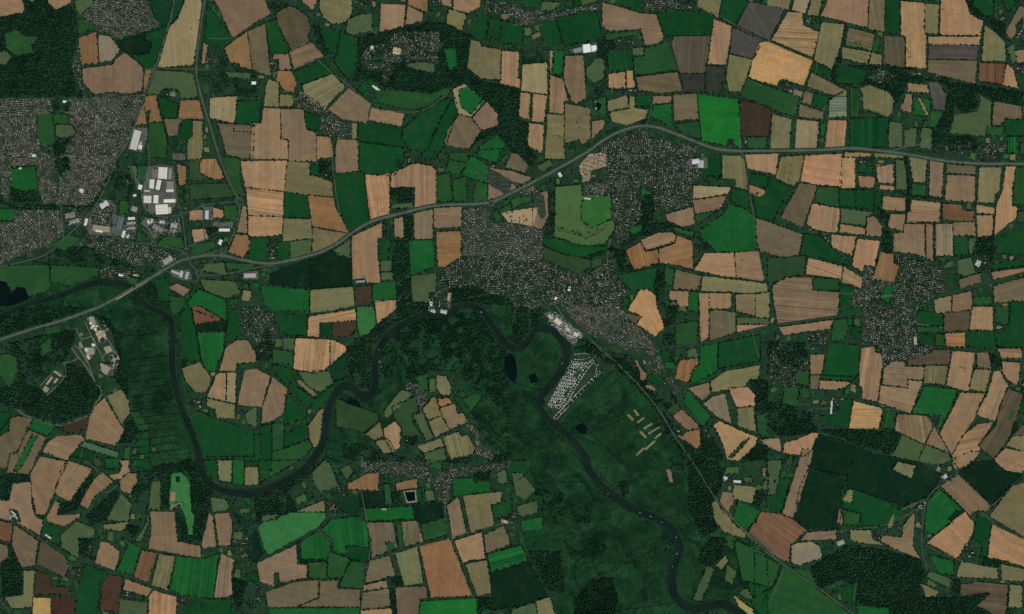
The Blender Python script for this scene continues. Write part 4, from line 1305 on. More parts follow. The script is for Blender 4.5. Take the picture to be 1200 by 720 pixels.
for i, f in enumerate(FIELDS):
    if not simple(f['P']): print('NOT SIMPLE', f['code'], [(round(a, 1), round(b, 1)) for a, b in f['P']][:4])
    f['bb'] = bb(f['P']); f['Q'] = organic(f['P'], 6, .3); lv = 0; f['nb'] = []
    x0, y0, x1, y1 = f['bb']
    for j in range(i):
        g = FIELDS[j]; a0, b0, a1, b1 = g['bb']
        if a0 > x1 + 4 or a1 < x0 - 4 or b0 > y1 + 4 or b1 < y0 - 4: continue
        f['nb'].append(j); g['nb'].append(i)
        if a0 > x1 + 1 or a1 < x0 - 1 or b0 > y1 + 1 or b1 < y0 - 1: continue
        if crosses(organic(f['P'], 99), organic(g['P'], 99)) or crosses(f['P'], g['P']): lv = max(lv, g['lv'] + 1)
    f['lv'] = lv
    Pn = np.array(f['P']); f['c'] = Pn.mean(0)
LAND = [((45, 60), 'the big north-west wood'), ((100, 160), 'the dense western estate'), ((190, 225), 'the white warehouses'),
 ((158, 165), 'the long white depot'), ((281, 236), 'the large roundabout'), ((225, 310), 'the junction of roads in the west'),
 ((15, 345), 'the lake by the western river'), ((118, 398), 'the round-tank works'), ((60, 448), 'the walled compound'),
 ((203, 430), 'the straight river reach'), ((290, 520), 'the deep river loop'), ((440, 425), 'the river neck'), ((465, 65), 'the oval village'),
 ((400, 145), 'the northern hamlet'), ((585, 290), 'the long western village'), ((692, 57), 'the two bright white sheds'),
 ((685, 258), 'the golf course'), ((755, 215), 'the central village'), ((757, 370), 'the heart-shaped field'), ((860, 265), 'the fan-shaped field'),
 ((842, 142), 'the large vivid green field'), ((675, 450), 'the boat basins'), ((1060, 370), 'the large eastern village'),
 ((1030, 90), 'the north-east hamlet wood'), ((920, 410), 'the scattered tree-ringed village'), ((1000, 560), 'the three blackish-green fields'),
 ((1030, 670), 'the big southern wood'), ((695, 695), 'the black swamp wood'), ((580, 520), 'the ribbon village'), ((218, 580), 'the winding pale green valley'),
 ((482, 582), 'the square reservoir'), ((18, 607), 'the pale south-west farmyard'), ((15, 670), 'the pear-shaped wood'), ((330, 110), 'the pink striped field'),
 ((360, 200), 'the farm among tan fields'), ((860, 550), 'the railway wood'), ((1130, 640), 'the south-east stream'), ((1100, 505), 'the eastern bright green farm'),
 ((1185, 590), 'the big round-topped olive field'), ((1012, 260), 'the farm copse in the east'), ((790, 80), 'the wide striped brown field'),
 ((1165, 100), 'the top right corner wood'), ((500, 650), 'the southern crossroads'), ((340, 690), 'the long brown southern field'), ((300, 170), 'the pale-tan block by the ring road'), ((1010, 200), 'the tree-lined lane'), ((930, 70), 'the speckled peach field'), ((620, 130), 'the long dark wood'), ((1070, 140), 'the curving eastern wood')]
def compass(dx, dy):
    return ['east', 'north-east', 'north', 'north-west', 'west', 'south-west', 'south', 'south-east'][int(((math.degrees(math.atan2(-dy, dx)) + 382.5) % 360) // 45)]
def near(c, k=0):
    D = sorted((math.hypot(c[0] - p[0], c[1] - p[1]), i) for i, (p, _) in enumerate(LAND)); dd, i = D[k]
    p, nm = LAND[i]; return compass(c[0] - p[0], c[1] - p[1]) + ' of ' + nm
order = sorted(range(len(FIELDS)), key=lambda i: -FIELDS[i]['A'])
BIG = set(order[:300])
def shape_word(f):
    P = np.array(f['P']); C0 = P - P.mean(0); best = None
    for t in range(0, 90, 5):
        r = R(t); X = C0[:, 0] * math.cos(r) + C0[:, 1] * math.sin(r); Y = -C0[:, 0] * math.sin(r) + C0[:, 1] * math.cos(r)
        a, b = np.ptp(X), np.ptp(Y)
        if best is None or a * b < best[0]: best = (a * b, max(a, b) / max(min(a, b), .1))
    f['asp'] = best[1]; fill = f['A'] / best[0]
    if best[1] > 2.4: return 'long narrow'
    if len(P) == 3 or fill < .58: return 'wedge-shaped' if len(P) < 6 else 'crooked'
    if fill > .86: return 'square' if best[1] < 1.25 else 'rectangular'
    return 'irregular'
USED = {}
def claim(lbs):
    for s in lbs:
        if s not in USED and 4 <= len(s.split()) <= 16: USED[s] = 1; return s
    return None
for i in sorted(BIG, key=lambda i: -FIELDS[i]['A']):
    f = FIELDS[i]; A = f['A']; size = 'large' if A > 1500 else ('medium' if A > 700 else 'small')
    sh = shape_word(f); col = CNAME[f['code']]
    st = ' finely striped' if f['amp'] >= 2 else ''
    sz = '' if size == 'medium' else size + ' '
    base = '%s%s%s %s field' % (sz, col, st, sh)
    opts = [base + ' ' + near(f['c'])]
    for j in sorted(f['nb'], key=lambda j: -FIELDS[j]['A'])[:5]:
        g = FIELDS[j]; dd = compass(g['c'][0] - f['c'][0], g['c'][1] - f['c'][1])
        opts.append('%s%s %s field, %s field to its %s, %s' % (sz, col, sh, CNAME[g['code']], dd, near(f['c'])))
        opts.append('%s %s field, %s to its %s, %s' % (col, sh, CNAME[g['code']], dd, near(f['c'])))
    opts.append(base + ' ' + near(f['c'], 1)); opts.append('%s %s field %s' % (col, sh, near(f['c'], 2)))
    lb = claim(opts)
    if lb is None: lb = opts[0]; f['grp'] = True
    f['label'] = lb
def lighten(c, code, k):
    if code in 'abcCdefjqsBDgH': return tuple(min(1, v * 1.18 + .015 * t) for v, t in zip(c, (1.2, 1, .6)))
    return tuple(v * 1.0 + t for v, t in zip(c, (.012, .014, .006)))
def field_color(f):
    c = np.array(hexc(PAL[f['code']])); j = RNG.normal(0, .055); c = c * (1 + j)
    c = c * (1 + RNG.normal(0, .025, 3)); return tuple(float(max(.001, v)) for v in c)
rest = MB()
for i, f in enumerate(FIELDS):
    c = field_color(f); a = R(f['ang']); par = (math.sin(a), math.cos(a), f['amp'])   # rows run along the angle
    if f['code'] in 'nmlMoprkG' and f['amp'] < 2: par = (par[0], par[1], f['amp'] * .6)
    z = 0.5 + 0.12 * f['lv']; rim = (0.9 if f['A'] > 700 else .6, lighten(c, f['code'], 0)) if f['A'] > 200 else None
    if i in BIG:
        mb = MB(); mb.poly(f['Q'], z, c, par, rim); o = mb.build('field', M['crop'])
        tag(o, f['label'], 'field', None, 'structure')
        if f.get('grp'): o['group'] = f['label']
    else: rest.poly(f['Q'], z, c, par, rim)
o = rest.build('paddock', M['crop']); tag(o, 'many small paddocks and field corners scattered between the larger fields', 'field', None, 'stuff')

# ---------------------------------------------------------------- water
RIVER = [(-15, 375), (0, 371), (33, 357), (60, 350), (85, 341), (105, 333), (130, 330), (148, 334), (160, 346), (172, 359), (195, 370), (202, 387),
 (202, 435), (212, 477), (226, 510), (234, 537), (236, 552), (246, 567), (268, 577), (300, 577), (330, 566), (357, 550), (368, 537), (380, 515),
 (384, 482), (394, 460), (407, 451), (420, 461), (430, 467), (439, 456), (440, 425), (450, 400), (470, 382), (497, 370), (522, 371), (535, 361),
 (552, 358), (566, 366), (585, 393), (600, 407), (614, 405), (627, 388), (638, 384), (655, 394), (664, 410), (660, 430), (642, 455), (632, 472), (645, 492),
 (667, 512), (685, 535), (690, 550), (707, 572), (740, 595), (775, 611), (793, 630), (795, 648), (788, 670), (788, 692), (804, 711), (825, 712), (848, 708), (868, 720), (885, 740)]
RQ = smooth(RIVER, 6)
tt = np.linspace(0, 1, len(RQ)); wid = np.interp(tt, [0, .12, .3, .6, .72, 1], [5.6, 6.5, 8.0, 7.5, 8.5, 9.5])
wid = wid * (1 + .16 * (vnoise(RQ[:, 0], RQ[:, 1], 11, 3) - .5) + .22 * (vnoise(RQ[:, 0], RQ[:, 1], 34, 8) - .5))
bank = ribbon_obj('river_bank', [RQ], [wid + 2.0], 1.2, M['ground']); tag(bank, 'dark vegetated bank following both sides of the winding river', None, None, 'structure')
riv = ribbon_obj('river', [RQ], [wid], 1.3, M['river']); tag(riv, 'dark winding river crossing the whole valley from west to south', None, None, 'structure')
PONDS = [([(0, 329), (8, 331), (13, 345), (20, 336), (30, 338), (34, 350), (15, 358), (-12, 360), (-12, 328)], 'lake', 'black lake cut by the left edge above the river'),
 ([(591, 418), (597, 414), (604, 420), (606, 435), (604, 449), (596, 445), (591, 434)], 'broad', 'tall oval black pool inside the marsh loop'),
 ([(674, 500), (682, 496), (689, 502), (687, 509), (677, 507)], 'pool', 'small dark square pool just south of the boat basins'),
 ([(620, 440), (628, 438), (631, 447), (622, 450)], 'pool', 'little dark pool west of the boat basins'),
 ([(474, 577), (486, 576), (487, 587), (478, 588)], 'reservoir', 'square black reservoir with pale raised banks'),
 ([(330, 430), (345, 445), (352, 470), (340, 440)], 'pool', 'thin dark marsh pool by the inner river bend'),
 ([(404, 472), (410, 467), (420, 470), (424, 479), (418, 477), (408, 474)], 'pool', 'curved dark pool on the marsh south of the river neck')]
for i, (P, nm, lb) in enumerate(PONDS):
    if i == 5: continue
    mb = MB(); mb.poly(organic(P, 3, .5), 1.45 + .03 * i, (0.01, 0.01, 0.01)); o = mb.build(nm, M['pond']); tag(o, lb, None, None, 'structure')
mb = MB(); mb.poly([(472.5, 575.5), (487.3, 574.5), (488.8, 588.5), (476.8, 589.8)], 1.38, (0.2, 0.19, 0.16)); o = mb.build('reservoir_bank', M['building']); tag(o, 'pale bank around the square reservoir', None, None, 'structure')
def tp(t, s):
    tx, ty = t; return [(tx * 300 + float(q.split(',')[0]) / 4, ty * 180 + float(q.split(',')[1]) / 4) for q in s.split()]
DITCH = [((2, 3), '375,552 500,495 640,430 770,366'), ((2, 3), '470,705 600,690 760,664'), ((2, 3), '470,410 300,470 310,600 340,640'),
 ((1, 2), '860,205 920,198 1000,205 1060,262 1110,262 1165,300'), ((1, 2), '1130,272 1140,230 1155,180'), ((1, 2), '975,195 985,130 995,80'), ((1, 2), '1000,205 1018,155'),
 ((2, 2), '0,350 60,372 130,388'), ((2, 2), '345,600 480,540 640,465'), ((2, 2), '40,600 200,560'), ((2, 2), '620,600 700,545'), ((2, 2), '400,380 480,290'), ((2, 2), '440,385 560,280'),
 ((2, 2), '300,510 420,640 500,715'), ((0, 2), '560,120 620,135 740,120'), ((2, 3), '100,110 200,100 330,100'), ((2, 3), '170,235 320,200 350,215'), ((2, 3), '620,470 640,500'),
 ((2, 3), '660,150 730,200 820,260 860,350'), ((3, 2), '60,90 160,80'), ((0, 1), '230,480 228,640'), ((0, 1), '0,470 230,520')]
_r = random.Random(5)
while len(DITCH) < 75:
    x, y = _r.uniform(0, 900), _r.uniform(312, 720); a = _r.choice([-.35, -.4, 1.2, 1.1, -.9]) + _r.uniform(-.15, .15); L_ = _r.uniform(12, 38)
    pts = [(x + math.cos(a) * L_ * t + _r.uniform(-1, 1), y + math.sin(a) * L_ * t + _r.uniform(-1, 1)) for t in (0, .25, .5, .75, 1)]
    if all(any(inside(P, np.array([q[0]]), np.array([q[1]]))[0] for P, _ in MARSH) for q in pts): DITCH.append(((0, 0), ' '.join('%.1f,%.1f' % (q[0] * 4, q[1] * 4) for q in pts)))
for k in range(14): DITCH.append(((0, 2), '%d,%d %d,%d' % (600 + k * 2, 250 + k * 34, 800 + k * 4, 225 + k * 34)))
o = ribbon_obj('ditch', [smooth(tp(*q), 3) for q in DITCH], [.75 if q[0] != (0, 0) else .4 for q in DITCH], 0.3, M['pond']); tag(o, 'thin dark drainage ditches ruled across the marshes', None, None, 'stuff')
CH = [((2, 2), '222,482 260,430 300,360 345,290 380,250'), ((2, 2), '200,522 300,420 390,330 425,290'), ((2, 2), '345,290 300,285'), ((2, 2), '385,255 400,280 392,325')]
CH_EDGE = [np.array((640 + 62 * t, 0)) for t in (0, 1)]
BAS = []
for k in range(15):
    t = k / 14; x0, y0 = 165 + t * 110, 462 - t * 205
    BAS.append([(600 + x0 / 4, 360 + y0 / 4), (600 + (x0 + 52 + 14 * math.sin(k)) / 4, 360 + (y0 + 8) / 4)])
for k in range(9):
    t = k / 8; x0, y0 = 172 + t * 120, 75 + t * 95
    BAS.append([(600 + x0 / 4, 360 + y0 / 4), (600 + (x0 + 30) / 4, 360 + (y0 - 48) / 4)])

# ---------------------------------------------------------------- roads, lanes and railways
def road(name, paths, wd, z, mat, label, sub=5):
    o = ribbon_obj(name, [smooth(P, sub) for P in paths], wd, z, mat); return tag(o, label, None, None, 'structure')
A47 = [(-14, 402), (0, 398), (37, 386), (72, 376), (100, 366), (118, 359), (150, 342), (175, 327), (207, 308), (222, 303), (240, 300), (262, 300), (285, 305), (312, 309), (337, 306), (375, 296),
 (398, 284), (410, 275), (435, 260), (475, 249), (512, 241), (570, 238), (600, 226), (637, 207), (687, 179), (705, 166), (725, 155), (750, 148), (775, 151), (812, 165), (837, 174), (862, 177), (900, 177), (960, 176), (1000, 174), (1040, 178), (1075, 183), (1110, 189), (1150, 192), (1214, 192)]
TOWN = [[(758, 150), (745, 185), (735, 210), (722, 250), (712, 300), (715, 335)], [(690, 225), (730, 215), (770, 210), (812, 205)], [(545, 262), (580, 300), (620, 325), (665, 355), (700, 372)], [(600, 262), (612, 300), (640, 340), (662, 375)],
 [(640, 350), (690, 345), (735, 370), (760, 400)], [(700, 365), (740, 395), (765, 410)], [(82, 110), (105, 130), (128, 152)], [(0, 134), (45, 133), (64, 128), (100, 140), (150, 150)], [(72, 180), (70, 240)], [(0, 172), (40, 168), (72, 180), (110, 200)], [(20, 260), (22, 300)], [(45, 245), (48, 290)],
 [(1005, 350), (1055, 345), (1105, 335)], [(1062, 310), (1060, 350), (1064, 410)], [(1015, 375), (1060, 378), (1110, 385)], [(425, 30), (470, 55), (510, 60)], [(430, 70), (460, 68), (470, 80), (465, 95)], [(1040, 178), (1075, 170), (1115, 172)], [(100, 25), (135, 30), (180, 30)], [(110, 5), (130, 20), (150, 45)]]
road('town_street', TOWN, .95, 2.4, M['lane'], 'wider pale main streets leading through the villages and the estate')
Q = smooth(A47, 6)
o = ribbon_obj('road_verge', [Q], 5.6, 1.5, M['verge']); tag(o, 'grass verge along both sides of the dual carriageway', None, None, 'structure')
mr = link('dual_carriageway', raw_mesh('dual_carriageway', *ribbon(Q, 2.3, 1.8), M['asphalt']))
tag(mr, 'long pale grey dual carriageway curving across the whole picture', None, None, 'structure')
link('central_reservation', raw_mesh('central_reservation', *ribbon(Q, .35, 1.9), M['verge']), parent=mr)
for off in (-1.08, -.25, .25, 1.08): link('lane_line', raw_mesh('lane_line', *ribbon(Q, .04, 1.95, off), M['paint']), parent=mr)
NS = [(242, -14), (240, 0), (234, 40), (230, 80), (235, 110), (247, 150), (256, 180), (268, 212), (280, 234)]
road('road_verge', [NS], 4.4, 1.56, M['verge'], 'grass verge beside the north-south ring road')
nr = road('ring_road', [NS], 1.9, 2.1, M['asphalt'], 'pale grey ring road running north from the large roundabout')
road('ring_road', [[(281, 236), (279, 258), (271, 280), (262, 294)]], 1.9, 2.15, M['asphalt'], 'ring road between the large roundabout and the carriageway junction')
LINKS = [[(262, 294), (246, 308), (233, 320)], [(262, 294), (240, 298), (222, 302), (216, 294)], [(216, 294), (224, 310), (233, 320)], [(180, 286), (200, 291), (216, 294)],
 [(216, 294), (226, 287), (240, 281), (256, 272)], [(281, 236), (258, 238), (238, 241), (225, 247), (213, 251)], [(213, 251), (216, 272), (218, 292)],
 [(213, 251), (205, 253), (190, 254), (178, 252), (169, 243), (166, 225), (171, 205), (175, 197), (186, 194), (198, 195), (204, 203), (206, 225), (211, 245)],
 [(233, 320), (230, 330), (215, 327), (205, 321), (185, 316)], [(233, 323), (260, 322), (285, 317), (300, 314), (320, 311)], [(180, 286), (175, 275), (166, 268)],
 [(180, 286), (165, 286), (150, 284), (130, 275), (129, 265)], [(175, 197), (175, 180), (172, 168)], [(238, 241), (238, 258), (240, 281)], [(71, 240), (72, 255), (74, 270), (74, 278)]]
road('estate_road', LINKS, 1.15, 2.2, M['asphalt'], 'grey link roads threading the business park and the carriageway junction')
for (x, y, r, lb) in [(281, 236, 5, 'largest roundabout, where the ring road turns'), (262, 293.5, 4, 'roundabout just above the dual carriageway'), (233, 320, 4, 'roundabout just below the dual carriageway'),
 (216.5, 294.5, 3.6, 'roundabout west of the carriageway junction'), (180, 286, 3.4, 'roundabout beside the southern houses of the business park'), (238, 241, 2.6, 'small roundabout west of the largest one'), (213, 251, 3, 'roundabout at the corner of the white warehouses'), (576, 238.5, 4, 'roundabout where the long village meets the carriageway'), (758, 147, 0, '')]:
    if not r: continue
    t = np.linspace(0, 2 * math.pi, 33); P = np.stack([x + (r - .8) * np.cos(t), y + (r - .8) * np.sin(t)], 1)
    o = link('roundabout', raw_mesh('roundabout', *ribbon(P, 1.4, 2.35), M['asphalt'])); tag(o, lb, None, None, 'structure')
    mb = MB(); mb.poly([(x + (r - 1.5) * math.cos(a), y + (r - 1.5) * math.sin(a)) for a in np.linspace(0, 2 * math.pi, 21)[:-1]], 2.45, (0.05, 0.05, 0.05)); mb.build('island', M['verge'], o)
LANES = [[(166, 81), (200, 81), (248, 81.5)], [(202, -10), (200, 25), (190, 60), (178, 85), (170, 110), (158, 150), (146, 172), (140, 182)], [(88, 62), (86, 95), (97, 112), (108, 128), (122, 148)],
 [(363, 62), (385, 82), (407, 99), (420, 110), (440, 128), (458, 130), (490, 131), (515, 118), (530, 102)], [(386, 162), (390, 195), (395, 235), (400, 255), (409, 273)], [(245, 45), (272, 44), (300, 26), (318, 16)],
 [(318, 16), (300, 0), (296, -10)], [(758, 147), (765, 120), (768, 110)], [(835, 13), (862, 30), (900, 50), (930, 62), (958, 74)], [(868, 178), (872, 188), (878, 225), (885, 262), (890, 300), (896, 332)],
 [(600, 30), (650, 20), (700, 5)], [(868, 118), (867, 150), (868, 176)], [(958, 70), (952, 100), (930, 130), (905, 165)], [(1205, 445), (1183, 452), (1174, 440), (1172, 430)], [(1174, 455), (1165, 480), (1147, 520)], [(1098, 500), (1115, 540), (1122, 556), (1105, 575), (1085, 590), (1070, 600), (1045, 610)], [(1045, 610), (1060, 620), (1080, 590)],
 [(1122, 556), (1100, 570), (1084, 592), (1080, 640), (1085, 660), (1087, 668)], [(1085, 640), (1120, 655), (1160, 665), (1210, 670)], [(1210, 555), (1185, 575), (1165, 590), (1150, 603)],
 [(112, 455), (119, 463), (105, 487), (92, 545), (75, 570), (52, 612), (43, 640)], [(112, 452), (100, 430), (85, 405)], [(22, 480), (40, 491), (66, 498), (105, 485)], [(75, 425), (78, 440), (75, 455), (50, 467), (42, 475)],
 [(72, 427), (85, 423), (92, 420)], [(-10, 606), (18, 612), (46, 632), (80, 660), (90, 690)], [(100, 560), (125, 577), (150, 555), (160, 540)], [(100, 540), (118, 555), (128, 565)], [(0, 703), (12, 718)],
 [(425, 530), (423, 570), (430, 610), (434, 640), (427, 680), (422, 730)], [(530, 540), (522, 590), (524, 620), (530, 632), (545, 680), (555, 700)], [(435, 655), (500, 640), (528, 630), (565, 620), (600, 610)],
 [(492, 470), (497, 500), (508, 512)], [(655, 455), (690, 424), (708, 410)], [(880, 383), (884, 400), (890, 420)], [(1000, 480), (1050, 480), (1067, 485)], [(1045, 470), (1075, 480), (1090, 500), (1114, 538)], [(975, 478), (950, 480), (946, 484)],
 [(896, 332), (950, 340), (1000, 345)], [(855, 600), (862, 612), (890, 640), (915, 660)], [(920, 662), (905, 700), (900, 712)], [(918, 658), (900, 645)], [(945, 635), (990, 622), (1040, 615), (1072, 598)],
 [(370, 600), (372, 620), (390, 635)], [(1150, 603), (1160, 608), (1185, 635), (1210, 640)], [(1000, 705), (1010, 640)]]
road('country_lane', LANES, .55, 2.3, M['lane'], 'narrow pale country lanes winding between the fields')
RAILS = [([(206, -10), (200, 20), (185, 70), (172, 105), (160, 140), (148, 170), (138, 185), (125, 217), (105, 250), (75, 280), (50, 300), (0, 313), (-14, 316)], 'straight diagonal track past the western estate'),
 ([(-12, 232), (15, 238), (30, 243), (70, 244), (108, 246)], 'tree-lined track crossing the western estate'),
 ([(688, 394), (707, 412), (725, 428), (745, 448), (760, 465), (775, 485), (790, 510), (808, 536), (820, 555), (838, 583), (862, 612), (900, 645), (915, 660), (960, 690), (1000, 720), (1020, 732)], 'straight railway running south-east past the boat basins'),
 ([(540, 352), (580, 345), (620, 352), (660, 372), (688, 394), (707, 412), (735, 419), (750, 411), (780, 407), (817, 404), (860, 393), (900, 383), (981, 371), (1011, 367), (1075, 353), (1137, 337), (1212, 317)], 'railway curving east through the long village towards the right edge')]
for ri, (P, lb) in enumerate(RAILS):
    road('rail_verge', [P], 3.2, 1.25 + .04 * ri, M['ground'], 'dark verge of the ' + lb)
    road('railway', [P], .7, 2.0 + .02 * ri, M['lane'] if 'straight' in lb else M['rail'], lb)

# ---------------------------------------------------------------- foliage helpers
ICO_V = []; ph = (1 + 5 ** .5) / 2
for a, b in ((-1, ph), (1, ph), (-1, -ph), (1, -ph)): ICO_V.append((a, b, 0))
for a, b in ((-1, ph), (1, ph), (-1, -ph), (1, -ph)): ICO_V.append((0, a, b))
for a, b in ((ph, -1), (ph, 1), (-ph, -1), (-ph, 1)): ICO_V.append((a, 0, b))
ICO_V = np.array(ICO_V, float); ICO_V /= np.linalg.norm(ICO_V[0])
ICO_F = np.array([(0, 11, 5), (0, 5, 1), (0, 1, 7), (0, 7, 10), (0, 10, 11), (1, 5, 9), (5, 11, 4), (11, 10, 2), (10, 7, 6), (7, 1, 8), (3, 9, 4), (3, 4, 2), (3, 2, 6), (3, 6, 8), (3, 8, 9), (4, 9, 5), (2, 4, 11), (6, 2, 10), (8, 6, 7), (9, 8, 1)])
LEAF = [np.array(hexc(h)) for h in ('11281C', '173222', '1E3C27', '28462C', '142D21')]
def crowns(X, Y, rad, name, z0=0.0, tall=1.15, tone=1.0):
    """one joined mesh of jagged crowns; X, Y in px, rad in metres"""
    n = len(X); r = np.asarray(rad, float)
    V = ICO_V[None] * (1 + RNG.uniform(-.32, .32, (n, 12, 1)))
    th = RNG.uniform(0, 6.28, n); c, s = np.cos(th), np.sin(th)
    x = V[..., 0] * c[:, None] - V[..., 1] * s[:, None]; y = V[..., 0] * s[:, None] + V[..., 1] * c[:, None]
    V = np.stack([x * r[:, None] + gx(X)[:, None], y * r[:, None] + gy(Y)[:, None], (V[..., 2] * tall + .75) * r[:, None] + z0], 2)
    F = ICO_F[None] + (np.arange(n) * 12)[:, None, None]
    pick = RNG.choice(5, n, p=[.3, .3, .2, .08, .12]); col = np.array(LEAF)[pick] * (RNG.uniform(.72, 1.28, (n, 1)) * tone) * (.6 + .5 * vnoise(X, Y, 9) + .3 * vnoise(X, Y, 26, 5))[:, None]
    cc = np.repeat(np.concatenate([col, np.ones((n, 1))], 1), 20, 0)
    return raw_mesh(name, V.reshape(-1, 3), F.reshape(-1, 3), M['foliage'], cc)
def gable(L, W, H, rf):
    a, b = L / 2, W / 2
    V = [(-a, -b, 0), (a, -b, 0), (a, b, 0), (-a, b, 0), (-a, -b, H), (a, -b, H), (a, b, H), (-a, b, H), (-a, 0, H + rf), (a, 0, H + rf)]
    return np.array(V), np.array([(0, 1, 5, 4), (2, 3, 7, 6), (1, 2, 6, 5), (3, 0, 4, 7), (4, 5, 9, 8), (6, 7, 8, 9), (5, 6, 9, 9), (7, 4, 8, 8)])
ROOF = [np.array(hexc(h)) for h in ('79695B', '86827A', 'ABA79C', '8B6957', '5D5B56', 'C8C4BA', '717468')]
WALL = np.array(hexc('8A7F70'))
GV, GF = gable(1, 1, 1, .45)
TRI = np.array([(0, 1, 5), (0, 5, 4), (2, 3, 7), (2, 7, 6), (1, 2, 6), (1, 6, 5), (3, 0, 4), (3, 4, 7), (4, 5, 9), (4, 9, 8), (6, 7, 8), (6, 8, 9), (5, 6, 9), (7, 4, 8)])
def houses(X, Y, A, L, W, H, name, probs):
    n = len(X); V = GV[None] * np.stack([L, W, H], 1)[:, None]
    c, s = np.cos(A), np.sin(A)
    x = V[..., 0] * c[:, None] - V[..., 1] * s[:, None]; y = V[..., 0] * s[:, None] + V[..., 1] * c[:, None]
    V = np.stack([x + gx(X)[:, None], y + gy(Y)[:, None], V[..., 2]], 2)
    F = TRI[None] + (np.arange(n) * 10)[:, None, None]
    rc = np.array(ROOF)[RNG.choice(7, n, p=probs)] * RNG.uniform(.8, 1.25, (n, 1))
    col = np.empty((n, 14, 4)); col[..., 3] = 1; col[:, :8, :3] = WALL; col[:, 12:, :3] = WALL; col[:, 8:12, :3] = rc[:, None]
    return raw_mesh(name, V.reshape(-1, 3), F.reshape(-1, 3), M['building'], col.reshape(-1, 4))

FP = [f for f in FIELDS]
class Mask:
    """occupancy raster at 2 cells per px, for keeping trees off fields, roads and water"""
    def __init__(s): s.g = np.zeros((1500, 2460), bool)
    def idx(s, X, Y): return np.clip(((np.asarray(Y) + 15) * 2).astype(int), 0, 1499), np.clip(((np.asarray(X) + 15) * 2).astype(int), 0, 2459)
    def poly(s, P, v=True):
        x0, y0, x1, y1 = bb(P); xs = np.arange(max(x0, -15), min(x1, 1214), .5); ys = np.arange(max(y0, -15), min(y1, 734), .5)
        if len(xs) == 0 or len(ys) == 0: return
        XX, YY = np.meshgrid(xs, ys); m = inside(P, XX, YY); i, j = s.idx(XX[m], YY[m]); s.g[i, j] = v
    def line(s, Q, wd):
        Q = np.asarray(Q)
        for k in range(len(Q) - 1):
            L = max(2, int(np.hypot(*(Q[k + 1] - Q[k])) * 2)); wk = wd[k] if hasattr(wd, '__len__') else wd
            for t in np.linspace(0, 1, L):
                p = Q[k] + (Q[k + 1] - Q[k]) * t; r = int(wk); i, j = s.idx(p[0], p[1]); s.g[max(i - r, 0):i + r + 1, max(j - r, 0):j + r + 1] = True
    def hit(s, X, Y): i, j = s.idx(X, Y); return s.g[i, j]
MF, MR = Mask(), Mask()
for f in FIELDS: MF.poly(inset(f['P'], .5))
MR.line(RQ, wid); MR.line(smooth(A47), 4); MR.line(smooth(NS), 3)
for L_ in LINKS: MR.line(smooth(L_), 1)
for L_ in LANES: MR.line(smooth(L_), 0.5)
for P, _ in RAILS: MR.line(smooth(P), 1)
for P, _, _ in PONDS: MR.poly(P)

